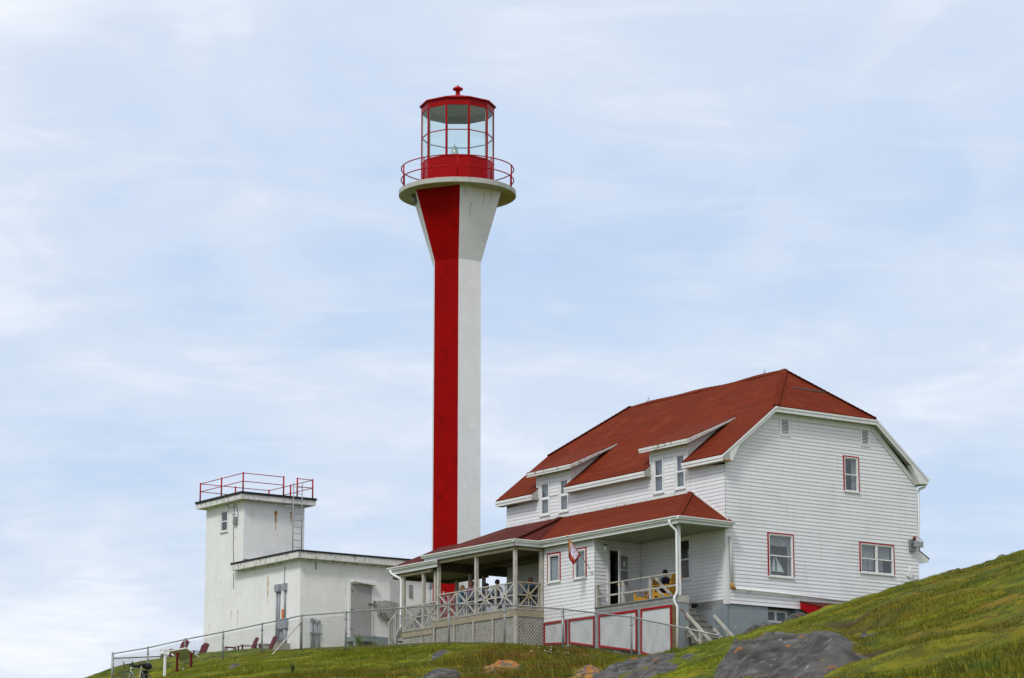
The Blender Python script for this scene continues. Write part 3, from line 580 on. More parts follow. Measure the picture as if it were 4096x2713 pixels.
def cap(b):
    pts = [(4.775, 2.05+.05*i, 9.50) for i in range(0)]
    n = 42
    for i in range(n):
        y0 = 2.02+i*(9.8/n); z0 = 9.487+.035*math.sin(i*.33)*math.sin(i*.11)
        for sx in (-1, 1): b.slab([(4.775, y0, z0+.03), (4.775, y0+.26, z0+.02), (4.775+sx*.16, y0+.26, z0-.115), (4.775+sx*.16, y0, z0-.105)], .015)
    for a, c in (((2.26, -.3, zr(2.26)), (4.775, 2.07, 9.478)), ((7.29, -.3, zr(2.26)), (4.775, 2.07, 9.478)), ((2.26, 14.15, zr(2.26)), (4.775, 11.78, 9.478))):
        a, c = Vector(a), Vector(c); n = 22
        for i in range(n):
            p, q = a.lerp(c, i/n), a.lerp(c, (i+1.15)/n); b.beam(p+Vector((0, 0, .03)), q+Vector((0, 0, .015)), .24, .02)
part('ridge_cap', shingle_red, house, cap)
for yy in (3.25, 10.55):
    part('roof_hook', greymetal, house, lambda b: (b.tube([(4.70, yy, 9.5), (4.775, yy, 9.68), (4.85, yy, 9.5)], .012, 6), b.tube([(4.775, yy-.06, 9.5), (4.775, yy, 9.68)], .012, 6)))
part('loose_shingle_strip', mat('bare_roof_patch', (.07, .035, .03), .9, .3, 8), house, lambda b: b.slab([(4.15, .90, 8.50+.018), (5.9, .90, 8.50+.018), (5.85, .98, 8.57+.018), (4.25, .98, 8.57+.018)][::1], .012))
# eaves, rakes, soffits
def eave(b, x, y0, y1, z1, h=.21, o=.33, mi=0):
    b.box(x, x+.035, y0, y1, z1-h, z1-h*.5); b.box(x-.022, x+.035, y0, y1, z1-h*.5, z1-.006)
for y0, y1 in ((-.3, 2.10), (4.35, 9.47), (11.65, 14.15)): part('eave_fascia', white, house, lambda b: eave(b, -.335, y0, y1, 5.42-.05))
part('eave_fascia', white, house, lambda b: b.box(9.85, 9.89, -.3, 14.15, 5.16, 5.37))
def sof(b):
    for y0, y1 in ((-.3, 2.10), (4.35, 9.47), (11.65, 14.15)):
        b.box(-.30, 0.0, y0, y1, 5.165, 5.195)
        for yy in (y0, y1): b.prism([(-.33, yy-.012, 5.165), (0, yy-.012, 5.165), (0, yy-.012, zr(0)-.06), (-.33, yy-.012, 5.36)], (0, .024, 0))
    b.box(HW, 9.85, -.27, 14.15, 5.165, 5.195)
    # sloping soffits of the gable overhang
    for y0, y1 in ((-.27, 0), (HL, 14.12)):
        b.face([(-.3, y0, zr(-.3)-.19), (-.3, y1, zr(-.3)-.19), (2.3, y1, zr(2.3)-.19), (2.3, y0, zr(2.3)-.19)]); b.face([(9.85, y0, zr(-.3)-.19), (9.85, y1, zr(-.3)-.19), (7.25, y1, zr(2.3)-.19), (7.25, y0, zr(2.3)-.19)])
        b.face([(2.2, y0, 7.24), (2.2, y1, 7.24), (7.35, y1, 7.24), (7.35, y0, 7.24)])
part('soffit', soffit, house, sof)
def rakes(b, pairs, en):
    for sx, f in pairs:
        for (d, t0, t1, h0, h1) in ((.03, -.33, 2.27, .05, .24), (.055, -.35, 2.28, .04, .115)):
            if en == 0: b.prism([(f(t0), -.3-d+.03, zr(t0)-h0), (f(t1), -.3-d+.03, zr(t1)-h0), (f(t1), -.3-d+.03, zr(t1)-h1), (f(t0), -.3-d+.03, zr(t0)-h1)], (0, d, 0))
            elif d < .05: b.prism([(f(t0), 14.15, zr(t0)-h0), (f(t1), 14.15, zr(t1)-h0), (f(t1), 14.15, zr(t1)-h1), (f(t0), 14.15, zr(t0)-h1)], (0, .03, 0))
        if en == 0: b.prism([(f(-.33), -.302, 5.19), (f(.10), -.302, 5.16), (f(.24), -.302, 5.42), (f(.34), -.302, 5.60), (f(.5), -.302, 5.86), (f(-.33), -.302, 5.36)], (0, .30, 0))
    if pairs: return
    z = zr(2.26)
    if en == 0: b.box(2.25, 7.30, -.305, -.27, z-.24, z-.115); b.box(2.24, 7.31, -.33, -.27, z-.115, z-.05)
    else: b.box(2.26, 7.29, 14.12, 14.15, z-.24, z-.05)
for sx_ in (1, -1):
    for en in (0, 1): part('rake_board', white, house, lambda b: rakes(b, [(sx_, (lambda x: x) if sx_ > 0 else (lambda x: HW-x))], en))
for en in (0, 1): part('clipped_gable_fascia', white, house, lambda b: rakes(b, [], en))
part('lichen_stain', rust, house, lambda b: [b.tube([(-.30+.06*i, -.306, 5.165+.01*math.sin(i*2.2)), (-.27+.06*i, -.31, 5.20+.02*math.cos(i*1.7))], .022, 5) for i in range(7)])
def frieze(b):
    b.box(2.05, 7.5, -.045, .0, 7.045, 7.25)
    for f in (lambda x: x, lambda x: HW-x):
        b.prism([(f(.02), -.05, 5.27), (f(.02), -.05, 5.16), (f(.12), -.05, 5.16), (f(2.32), -.05, 7.06), (f(2.32), -.05, 7.24), (f(2.2), -.05, 7.24)], (0, .05, 0))
part('frieze_board', white, house, frieze)
for (u0, u1) in ((2.755, 3.09), (6.775, 7.085)):
    def vent(b):
        z0, z1 = 6.50, 7.00; GABLE.box(b, u0-.09, u1+.09, z0-.09, z0, 0, .035); GABLE.box(b, u0-.09, u0, z0, z1+.04, 0, .035); GABLE.box(b, u1, u1+.09, z0, z1+.04, 0, .035)
        for i in range(9):
            z = z0+.018+i*.055; b.hexa([GABLE.P(u0, z, .034), GABLE.P(u1, z, .034), GABLE.P(u1, z+.004, .034), GABLE.P(u0, z+.004, .034)]+[GABLE.P(u0, z+.022, .022), GABLE.P(u1, z+.022, .022), GABLE.P(u1, z+.027, .022), GABLE.P(u0, z+.027, .022)])
    vn = part('gable_vent', white, house, vent); part('vent_screen', dark, vn, lambda b: b.face([GABLE.P(u0, 6.5, .0215), GABLE.P(u1, 6.5, .0215), GABLE.P(u1, 7.0, .0215), GABLE.P(u0, 7.0, .0215)]))
for (u0, u1, v0, v1), rd_, cur in ((GW_U, .045, [(6.30, 6.50, 4.65, 5.95)]), (GW_L, .05, [(2.05, 3.15, 2.28, 2.68), (3.02, 3.14, 1.2, 2.4)])):
    window(house, GABLE, u0, u1, v0, v1, red=.046, cas=.032, back='room', depth=.35, cur=cur)
window(house, GABLE, *GW_D, red=.046, cas=.032, vbars=(.5,), back='room', depth=.30, cur=[(6.6, 7.30, 1.7, 2.65), (7.42, 7.75, 1.7, 2.65), (7.70, 8.15, 2.15, 2.65)])
for (u0, u1, v0, v1) in W1: window(house, FRONT, u0, u1, v0, v1, cas=.07, back='blind', depth=.10, sashw=.05)
window(house, FRONT, *PW, cas=.075, back='dark', depth=.3, sashw=.05)
# dormers
for (a, c, ea, ec) in ((D2[0], D2[1], 1.75, 4.66), (D1[0], D1[1], 9.06, 12.0)):
    zd = lambda x: 6.28+.445*(x+.33)
    dm = part('dormer', shingle_red, house, lambda b: b.slab([(-.33, ea, zd(-.33)), (-.33, ec, zd(-.33)), (2.16, ec, zd(2.16)+.005), (2.16, ea, zd(2.16)+.005)][::-1], .035))
    def trim(b):
        b.box(-.355, -.30, ea, ec, 6.165, 6.25); b.box(-.335, -.30, ea, ec, 6.085, 6.165)
        for yy in (ea, ec):
            b.prism([(-.33, yy-.012, zd(-.33)-.03), (2.1, yy-.012, zd(2.1)-.03), (2.1, yy-.012, zd(2.1)-.06), (-.33, yy-.012, zd(-.33)-.11)], (0, .05, 0))
            b.prism([(-.31, yy, zd(-.33)-.10), (2.0, yy, zd(2.0)-.05), (1.75, yy, zd(1.75)-.11), (-.31, yy, zd(-.33)-.19)], (0, .03, 0))
    part('dormer_trim', peel, dm, trim)
    part('dormer_soffit', soffit, dm, lambda b: b.face([(-.3, ea+.02, 6.10), (-.3, ec-.02, 6.10), (1.9, ec-.02, zd(1.9)-.09), (1.9, ea+.02, zd(1.9)-.09)]))
    for yy, s_ in ((a, 1), (c, -1)):
        part('dormer_cheek', white, dm, lambda b: b.prism([(0, yy, zr(0)-.1), (0, yy, zd(0)-.12), (1.98, yy, zd(1.98)-.06), (1.98, yy, zr(1.98)-.12)], (0, s_*.04, 0)))
    part('dormer_frieze', white, dm, lambda b: (b.box(-.035, 0, a, c, 5.95, 6.14), b.box(-.03, .0, a-.005, a+.10, 5.25, 5.95), b.box(-.03, .0, c-.10, c+.005, 5.25, 5.95)))
# main porch roof
PZ = lambda x: 4.30+.551*x
def proof(b):
    b.slab([(-2.45, -.3, PZ(-2.45)), (0, 1.97, 4.30), (0, 10.1, 4.30), (-2.45, 8.1, PZ(-2.45))], .06)
    b.slab([(-2.45, -.3, PZ(-2.45)), (.12, -.3, PZ(-2.45)), (.12, -.25, 2.98), (0, 1.97, 4.30)], .05)
part('porch_roof', shingle_red, house, proof)
part('porch_hip_cap', shingle_red, house, lambda b: [b.beam(Vector((-2.45, -.3, 2.97)).lerp(Vector((0, 1.97, 4.32)), i/24), Vector((-2.45, -.3, 2.965)).lerp(Vector((0, 1.97, 4.315)), (i+1.15)/24), .22, .02) for i in range(24)])
part('flashing', peel, house, lambda b: (b.box(-.04, -.02, 2.0, 13.8, 4.28, 4.35), b.beam((-.03, -.2, 3.03), (-.03, 1.97, 4.35), .03, .05)))
PZ2 = lambda x: 4.30+.3703*x
def droof(b):
    b.slab([(-3.7, 8.1, 2.93), (0, 10.1, 4.30), (0, HL, 4.30), (-3.7, 14.42, 2.93)], .06)
    b.slab([(-3.7, 8.1, 2.93), (-2.45, 8.1, 2.93), (0, 10.1, 4.295)], .05)
    b.slab([(-3.7, 14.42, 2.93), (0, HL, 4.30), (1.2, HL+.1, 3.9), (1.2, 14.42, 3.4), (-.4, 14.42, 2.95)], .05)
part('dining_porch_roof', shingle_dark, house, droof, 'darker brown-red shingles over the open dining porch')
part('dining_porch_hip_cap', shingle_dark, house, lambda b: [b.beam(Vector((-3.7, 8.1, 2.955)).lerp(Vector((0, 10.1, 4.325)), i/26), Vector((-3.7, 8.1, 2.95)).lerp(Vector((0, 10.1, 4.32)), (i+1.15)/26), .24, .02) for i in range(26)])
def lroof(b):
    b.slab([(-3.7, 16.92, 2.68), (-3.7, 13.45, 2.68), (-2.2, 13.45, 3.505), (-2.2, 15.38, 3.505)], .06)
    b.slab([(-2.2, 13.45, 3.505), (-.7, 13.45, 2.68), (-.7, 16.92, 2.68), (-2.2, 15.38, 3.505)], .06)
    b.slab([(-3.7, 16.92, 2.68), (-2.2, 15.38, 3.505), (-.7, 16.92, 2.68)], .06)
part('step_porch_roof', shingle_dark, house, lroof)
def pfas(b):
    b.box(-2.42, -2.38, -.27, 8.1, 2.70, 2.92); b.box(-2.42, .10, -.29, -.25, 2.72, 2.92)
    b.box(-3.66, -3.62, 8.13, 14.4, 2.70, 2.91); b.box(-3.66, -2.38, 8.11, 8.15, 2.70, 2.91)
    b.box(-3.66, -3.62, 13.45, 16.9, 2.42, 2.66); b.box(-3.66, -.74, 16.85, 16.9, 2.42, 2.66); b.box(-3.66, -2.9, 14.36, 14.40, 2.70, 2.91)
part('porch_fascia', white, house, pfas)
for a, c, o in (((-2.43, -.3, 2.955), (-2.43, 8.1, 2.955), (-1, 0, 0)), ((-2.5, -.3, 2.955), (.13, -.3, 2.93), (0, -1, 0)), ((-3.68, 8.05, 2.94), (-3.68, 14.44, 2.94), (-1, 0, 0)), ((-3.8, 8.12, 2.94), (-2.43, 8.12, 2.94), (0, -1, 0)), ((-3.68, 13.4, 2.69), (-3.68, 16.95, 2.69), (-1, 0, 0))):
    part('gutter', white_clean, house, lambda b: gutter(b, a, c, o))
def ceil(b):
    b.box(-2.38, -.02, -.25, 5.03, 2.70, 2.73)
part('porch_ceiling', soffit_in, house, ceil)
part('dining_ceiling', mat('timber_ceiling', (.15, .135, .075), .85, .15, 2), house, lambda b: (b.box(-3.62, -.02, 8.2, 14.35, 2.66, 2.70), b.box(-3.62, -.75, 14.4, 16.85, 2.38, 2.41)))
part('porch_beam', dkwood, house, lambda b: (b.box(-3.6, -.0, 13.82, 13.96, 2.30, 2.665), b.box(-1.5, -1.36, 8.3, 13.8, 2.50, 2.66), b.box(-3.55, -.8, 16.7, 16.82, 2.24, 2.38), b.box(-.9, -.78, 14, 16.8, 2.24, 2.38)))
part('header_beam', tan, house, lambda b: (b.box(-3.56, -3.42, 8.28, 13.9, 2.56, 2.68), b.box(-3.56, -3.42, 14.0, 16.7, 2.28, 2.42), b.box(-3.42, -2.2, 8.22, 8.32, 2.58, 2.68)))
# bay (enclosed porch)
BW = [(7.145, 8.0, 1.34, 2.46), (5.505, 6.345, 1.32, 2.47)]
bay = part('porch_bay', SM, house, lambda b: clap(b, BAYF, lambda z: [(5.03, 8.25)], -.16, 2.72, BW, seed=8))
DOOR = (-1.50, -.56, .15, 2.34)
part('bay_side_wall', SM, bay, lambda b: clap(b, BAYS, lambda z: [(-2.2, -.02)], .14, 2.72, [DOOR], seed=9)); part('bay_side_wall', SM, bay, lambda b: clap(b, Fr((0, 8.25, 0), (1, 0, 0), (0, 1, 0)), lambda z: [(-2.2, -.02)], .3, 2.72, seed=10))
part('bay_corner', white, bay, lambda b: b.box(-2.222, -2.195, 5.008, 5.035, -.16, 2.72))
for q in BW: window(house, BAYF, *q, red=.05, cas=.05, hbars=(), back='blind', depth=.3, sashw=.035, cur=[(q[0]+.15, q[0]+.42, q[2]+.05, q[3]-.05), (q[0]+.42, q[1]-.15, q[2]+.05, q[3]-.06)])
def dframe(b):
    u0, u1, v0, v1 = DOOR; BAYS.box(b, u0-.12, u0, v0, v1+.1, -.05, .035); BAYS.box(b, u1, u1+.12, v0, v1+.1, -.05, .035); BAYS.box(b, u0, u1, v1, v1+.1, -.05, .035); BAYS.box(b, u0-.05, u1+.05, v0-.03, v0+.02, 0, .12)
df = part('door_frame', white, house, dframe)
part('doorway', dark, df, lambda b: BAYS.box(b, DOOR[0], DOOR[1], DOOR[2], DOOR[3], -.9, -.88))
# door leaf swung outward about the right jamb
ca, sa = math.cos(R(25)), math.sin(R(25)); hx = DOOR[1]-.01
LEAF = Fr((hx, 5.03-.03, 0), (-ca, -sa, 0), (sa, -ca, 0)); LEAFW = .88
LEAF.N = Vector((-sa, ca, 0))
def leaf(b):
    w0, w1 = -.022, .022
    for (u0, u1, v0, v1) in ((0, .13, .19, 2.32), (LEAFW-.13, LEAFW, .19, 2.32), (.13, LEAFW-.13, .19, 1.05), (.13, LEAFW-.13, 2.14, 2.32), (.13, LEAFW-.13, 1.58, 1.63)): LEAF.box(b, u0, u1, v0, v1, w0, w1)
    for (u0, u1) in ((.16, .42), (.46, .72)): LEAF.box(b, u0, u1, .35, .95, .022, .030); LEAF.box(b, u0, u1, .35, .95, -.030, -.022)
door = part('door', white, house, leaf, 'white half-glazed door standing open on the porch')
part('door_pane', gl_d, door, lambda b: [b.face([LEAF.P(.13, v0, 0), LEAF.P(LEAFW-.13, v0, 0), LEAF.P(LEAFW-.13, v1, 0), LEAF.P(.13, v1, 0)]) for v0, v1 in ((1.05, 1.58), (1.63, 2.14))])
for sg in (-1, 1): part('door_knob', brass, door, lambda b: (b.tube([LEAF.P(LEAFW-.07, 1.02, .0), LEAF.P(LEAFW-.07, 1.02, sg*.05), LEAF.P(LEAFW-.07, 1.02, sg*.07), LEAF.P(LEAFW-.07, 1.02, sg*.095)], .01, 10, rads=[.012, .012, .033, .02])))
part('door_notice', white_clean, door, lambda b: (LEAF.box(b, .35, .52, 1.75, 1.95, .005, .008), LEAF.box(b, .35, .52, 1.75, 1.95, -.008, -.005)))
part('wall_lantern', white_clean, house, lambda b: (BAYS.box(b, -1.84, -1.70, 2.30, 2.50, .02, .06), b.lathe((-1.77, 4.90, 2.26), [(.0, .0), (.05, 0), (.065, .20), (.065, .22)], 12)))
part('lantern_cap', black, bpy.data.objects['wall_lantern'], lambda b: b.lathe((-1.77, 4.90, 2.48), [(.07, 0), (.07, .03), (.02, .07), (0, .07)], 12))
part('mailbox', white, house, lambda b: (b.box(-.36, -.10, 4.96, 5.01, 1.35, 1.62)))
# main porch deck, posts, railing
part('porch_deck', greywood, house, lambda b: (b.box(-2.16, -.02, 1.55, 5.03, .10, .15), b.box(-2.16, -1.98, .1, 1.55, .10, .15), b.box(-2.24, -2.15, .05, 5.02, .12, .165)))
part('deck_rim', mat('grey_painted_rim', (.26, .265, .255), .75, .15, 3, streak=.4, grime=(.13, .12, .1)), house, lambda b: (b.box(-2.20, -2.16, .10, 5.02, -.03, .12), b.box(-2.19, -2.15, .10, 5.02, -.15, -.03), b.box(-.06, -.02, .20, 2.2, -.06, .15), b.box(-.10, -.06, .2, 2.0, -.22, -.06)))
part('porch_post', white, house, lambda b: (b.box(-2.20, -2.09, .02, .13, .16, 2.72)))
def prail(b):
    b.box(-2.20, -2.10, .12, 5.0, .955, .995); b.box(-2.185, -2.145, .12, 5.0, .50, .56)
    for y in (4.93, 3.33, 1.72): b.box(-2.195, -2.105, y-.045, y+.045, .165, .955)
part('porch_railing', greywood_l, house, prail)
def prail2(b):
    b.beam((-1.95, 1.68, .93), (-1.95, .62, .12), .045, .09); b.beam((-1.95, 1.66, .55), (-1.95, 1.05, .12), .045, .08)
part('stair_rail_board', greywood_l, house, prail2)
part('pedestal', foundgrey, house, lambda b: (b.box(-2.21, -1.78, -.01, .16, -3.0, -.10)))
part('pedestal_cap', greywood_l, bpy.data.objects['pedestal'], lambda b: (b.box(-2.225, -1.765, -.025, .175, -.10, .15)))
part('pedestal_wear', mat('bare_primer', (.26, .11, .09), .8, .2, 12), bpy.data.objects['pedestal'], lambda b: [b.prism([(-2.15+x+.0, -.0125, -.34-z), (-2.15+x+.07, -.0125, -.33-z-.02), (-2.15+x+.06, -.0125, -.42-z), (-2.15+x-.01, -.0125, -.40-z)], (0, .002, 0)) for x, z in ((0, 0), (.06, .02), (.12, .07), (.17, .14), (.20, .22), (.22, .31))])
# stairs
def steps(b):
    for i in range(9):
        yf, zt = 1.30-.285*i, .08-.232*i
        b.box(-1.98, -.58, yf-.02, yf+.30, zt-.04, zt); b.box(-1.98, -.60, yf, yf+.02, zt-.235, zt-.045)
part('steps', greywood, house, steps)
for x in (-1.9, -.62):
    def hr(b):
        b.beam((x, .0, -.49), (x, -1.75, -1.88), .05, .10); b.beam((x, .0, -.98), (x, -1.3, -2.05), .04, .09); b.box(x-.045, x+.045, -.84, -.75, -2.3, -1.13)
    part('handrail', tan_g, house, hr)
part('stair_trim', foundgrey, house, lambda b: (b.box(-.62, -.28, -.02, .06, -3, -.16), b.box(-.28, .03, .0, .1, -3, -.02), b.box(-.30, .03, .1, 1.9, -3, -.22)))
# red framed lattice skirt
def quadw(poly, d):
    cx, cy = sum(p[0] for p in poly)/4, sum(p[1] for p in poly)/4; return [(p[0]+(d if p[0] < cx else -d), p[1]+(d if p[1] < cy else -d)) for p in poly]
for poly in ([(8.25, -.16), (6.79, -.155), (6.80, -1.07), (8.25, -1.0)], [(6.65, -.155), (5.04, -.17), (5.05, -1.31), (6.64, -1.08)], [(4.79, -.16), (2.45, -.155), (2.485, -1.68), (4.775, -1.35)], [(2.23, -.155), (.45, -.155), (.43, -2.25), (2.27, -1.77)]):
    inn = quadw(poly, .075)
    lp = part('lattice_panel', whitelat, house, lambda b: lattice(b, BAYF, quadw(poly, .05), .068, .029, 52, .008, .0))
    def fr_(b):
        for i in range(4):
            p, q, r_, s_ = poly[i], poly[(i+1) % 4], inn[(i+1) % 4], inn[i]
            b.hexa([BAYF.P(*p, .005), BAYF.P(*q, .005), BAYF.P(*r_, .005), BAYF.P(*s_, .005), BAYF.P(*p, .03), BAYF.P(*q, .03), BAYF.P(*r_, .03), BAYF.P(*s_, .03)])
    part('lattice_frame', redtrim, lp, fr_)
for q_ in ((-2.20, -2.06, 2.24, 2.44, -2.2, -.155), (-2.20, -2.06, 4.80, 5.03, -1.75, -.155), (-2.19, -2.06, 6.66, 6.78, -1.35, -.16)): part('skirt_post', foundgrey, house, lambda b: b.box(*q_))
part('brown_board', brownb, house, lambda b: b.box(-2.195, -2.16, .17, .44, -2.2, -.155))
part('under_porch_shade_sheet', dark, house, lambda b: (b.box(-1.9, -1.88, 1.9, 8.2, -2.6, -.2), b.box(-3.2, -3.18, 8.5, 16.1, -2.0, .0), b.box(-3.3, -2.2, 8.6, 8.62, -2.0, .0)))  # near-black sheets added behind the lattice to stand for shade under the decks
for q_ in ((-2.30, -1.95, 6.50, 6.95, -1.7, -1.12), (-2.28, -1.95, 4.75, 5.08, -2.1, -1.62), (-2.3, -1.95, 2.2, 2.5, -2.6, -1.95)): part('footing', concrete, house, lambda b: b.box(*q_))
part('drain_pipe', pipegrey, house, lambda b: b.tube([(-2.3, 3.7, -1.60), (-2.3, 2.6, -1.88)], .05, 8))
# dining deck
def deck(b):
    b.box(-3.54, -.02, 8.22, 13.95, .30, .34); b.box(-3.54, -.8, 13.95, 16.3, .05, .09)
part('dining_deck', tan_g, house, deck)
part('dining_deck_rim', tan, house, lambda b: (b.box(-3.52, -3.48, 8.24, 13.95, .04, .30), b.box(-3.48, -2.14, 8.24, 8.28, .04, .30), b.box(-3.51, -3.47, 13.95, 16.25, -.18, .05), b.box(-3.5, -.8, 16.2, 16.24, -.18, .05)))
for (x, y, z0, z1) in ((-3.47, 8.36, .34, 2.60), (-3.46, 10.97, .34, 2.60), (-3.46, 13.60, .34, 2.60), (-3.46, 14.68, .09, 2.32), (-3.46, 16.12, .09, 2.32), (-2.30, 8.30, .34, 2.62), (-1.75, 13.9, .34, 2.32), (-.9, 16.1, .09, 2.3), (-.88, 14.2, .09, 2.3), (-3.4, 13.9, .34, 2.3)):
    part('dining_porch_post', tan_g if y < 17 else tan, house, lambda b: b.box(x-.06, x+.06, y-.06, y+.06, z0, z1))
def xpanel(b, fr, u0, u1, z0, z1, w=.0):
    zm, um = (z0+z1)/2, (u0+u1)/2; t = .025
    fr.box(b, u0, u1, zm-t, zm+t, w-.035, w); fr.box(b, um-.022, um+.022, z0, z1, w-.036, w-.001)
    for (p, q) in (((u0, z0), (u1, z1)), ((u0, z1), (u1, z0))):
        A, B = fr.P(p[0], p[1], w+.008), fr.P(q[0], q[1], w+.008); b.beam(A, B, .02, .066, upv=fr.N.cross((B-A).normalized()))
for u0, u1, z0, z1 in ((8.42, 9.62, .40, 1.30), (9.69, 10.90, .40, 1.30), (11.04, 12.24, .40, 1.30), (12.31, 13.53, .40, 1.30), (13.68, 14.61, .15, 1.04), (14.75, 16.04, .15, 1.04)):
    def rl(b):
        xpanel(b, DECKF, u0, u1, z0, z1, -.02); DECKF.box(b, u0-.02, u1+.02, z1, z1+.04, -.075, .015); DECKF.box(b, u0, u1, z0-.03, z0, -.05, -.01)
    pr_ = part('railing_panel', tan_g, house, rl); part('windscreen', gl_w, pr_, lambda b: b.face([DECKF.P(u0, z0-.05, -.12), DECKF.P(u1, z0-.05, -.12), DECKF.P(u1, z1, -.12), DECKF.P(u0, z1, -.12)]))
part('railing_post', tan_g, house, lambda b: (b.box(-3.5, -3.44, 9.62, 9.69, .34, 1.30), b.box(-3.5, -3.44, 12.24, 12.31, .34, 1.30)))
def rl2(b):
    xpanel(b, DECKS, -3.38, -2.42, .40, 1.32, -.02); DECKS.box(b, -3.4, -2.37, 1.32, 1.36, -.075, .015); DECKS.box(b, -3.4, -2.4, .37, .40, -.05, -.01); DECKS.box(b, -2.45, -2.41, .35, 1.32, -.05, -.0)
part('railing_panel', tan, house, rl2)
yy_ = [8.42, 9.74, 11.05, 12.38, 13.78]
for i in range(4):
    part('deck_lattice', greywood_l, house, lambda b: lattice(b, DECKF, [(yy_[i], .04), (yy_[i+1], .04), (yy_[i+1], -1.3), (yy_[i], -1.3)], .085, .040, 48, .008, -.02))
for a_, b_ in ((13.9, 14.75), (14.8, 16.2)): part('deck_lattice', greywood_l, house, lambda b: lattice(b, DECKF, [(a_, -.18), (b_, -.18), (b_, -.8), (a_, -.8)], .085, .040, 48, .008, -.02))
part('deck_lattice', tan_g, house, lambda b: lattice(b, DECKS, [(-3.42, .04), (-2.16, .04), (-2.16, -1.25), (-3.42, -1.2)], .10, .045, 48, .008, -.02), 'browner lattice on the near end of the dining deck')
part('skirt_batten', tan_g, house, lambda b: ([b.box(-3.535, -3.50, y-.045, y+.045, -1.4, .04) for y in (9.79, 11.1, 12.43, 13.84)], b.box(-3.53, -3.44, 8.22, 8.38, -1.5, .04), b.box(-3.52, -3.49, 14.72, 14.8, -1, -.18), b.box(-3.44, -2.14, 8.225, 8.25, -1.25, -1.12)))
part('deck_step', greywood, house, lambda b: [b.box(-3.4, -2.2, 16.3+.28*i, 16.6+.28*i, -.12-.17*i, -.08-.17*i) for i in range(4)])
for x in (-3.45, -2.35):
    def sr(b):
        b.box(x-.045, x+.045, 16.66, 16.75, -.75, .86); b.box(x-.045, x+.045, 17.12, 17.21, -.95, .54); b.beam((x, 16.62, .92), (x, 17.30, .46), .05, .09)
        for y in (16.85, 16.99): b.box(x-.02, x+.02, y-.02, y+.02, -.2, .88-(y-16.6)*.68)
        for y in (16.22, 16.33, 16.44, 16.55): b.box(x-.02, x+.02, y-.02, y+.02, -.15, 1.08)
        b.beam((x, 16.16, 1.09), (x, 16.7, 1.07), .06, .04); b.beam((x, 16.75, -.10), (x, 17.15, -.38), .03, .05)
    part('step_railing', greywood_l, house, sr)
# downspouts and pipes
part('downspout', white_clean, house, lambda b: b.tube([(-2.50, .14, 2.86), (-2.50, .14, 2.76), (-2.48, .12, 2.68), (-2.30, .05, 2.50), (-2.27, .03, 2.42), (-2.27, .03, 2.35), (-2.27, .03, .32), (-2.29, .04, .22), (-2.37, .08, .05), (-2.38, .08, -.02), (-2.33, .06, -.16), (-2.29, .02, -.26), (-2.28, .02, -.35), (-2.29, .04, -2.3)], .045, 10))
part('downspout', white_clean, house, lambda b: b.tube([(-3.75, 16.7, 2.6), (-3.75, 16.68, 2.50), (-3.72, 16.5, 2.38), (-3.58, 16.22, 2.22), (-3.56, 16.18, 2.1), (-3.56, 16.18, .3), (-3.58, 16.22, .15), (-3.6, 16.42, -.08), (-3.6, 16.46, -.2), (-3.62, 16.5, -.75)], .05, 10))
part('foil_wrap', mat('crinkled_foil', (.6, .62, .63), .3, .3, 14, metal=.6, bump=1, bs=20), house, lambda b: b.tube([(-3.56, 16.19, 1.0), (-3.57, 16.18, .7), (-3.55, 16.19, .32), (-3.59, 16.24, .15), (-3.6, 16.43, -.08), (-3.61, 16.47, -.25), (-3.62, 16.52, -.8)], .07, 9, rads=[.06, .072, .06, .073, .062, .075, .08]))
pp = part('waste_pipe', white, house, lambda b: (b.tube([(.14, -.08, 2.40), (.15, -.08, 2.2), (.20, -.08, .72)], .05, 8), b.tube([(.13, -.08, 2.46), (.13, -.08, 2.38)], .065, 8), b.tube([(.30, -.08, .55), (3.3, -.08, .50), (7.5, -.08, .38)], .045, 8), [b.tube([(x, -.08, .545-.016*x), (x+.09, -.08, .545-.016*x)], .06, 8) for x in (.95, 3.12)]))
part('pipe_elbow', mat('rusty_elbow', (.48, .26, .03), .5, .3, 14, spots=[((.2, .07, .02), 20, .6, .9)]), pp, lambda b: b.tube([(.20, -.08, .73), (.205, -.08, .62), (.24, -.085, .56), (.31, -.08, .55)], .068, 10))
part('downspout', white_clean, house, lambda b: b.tube([(10.02, .0, 5.36), (10.02, .0, 5.24), (9.98, .0, 5.12), (9.74, .02, 5.02), (9.68, .03, 4.92), (9.63, .04, 3.1), (9.62, .04, 2.6)], .05, 10))
part('gutter', white_clean, house, lambda b: gutter(b, (9.90, -.32, 5.42), (9.90, 14.1, 5.42), (1, 0, 0)))
fl = part('floodlight', greymetal, house, lambda b: (b.box(9.05, 9.32, -.12, .02, 2.55, 3.0), b.beam((9.18, -.16, 2.82), (9.42, -.42, 2.80), .24, .20), b.tube([(9.2, -.1, 3.0), (9.35, -.2, 3.1), (9.52, -.3, 2.95)], .012, 6)))
part('photocell', mat('rusty_photocell', (.20, .05, .03), .6, .2, 9), fl, lambda b: b.tube([(9.22, -.16, 2.98), (9.22, -.16, 3.08), (9.22, -.16, 3.14)], .07, 10, rads=[.05, .085, .03]))
part('wall_conduit', white, house, lambda b: (b.tube([(9.05, -.04, 1.95), (9.07, -.04, 1.55), (9.09, -.04, .6)], .028, 6), b.box(8.98, 9.13, -.08, -.01, 1.55, 1.82), b.tube([(9.1, -.05, 1.62), (9.3, -.07, 1.60), (9.5, -.05, 1.72)], .012, 6), b.beam((8.86, -.04, 1.62), (9.05, -.04, 1.60), .03, .04)))
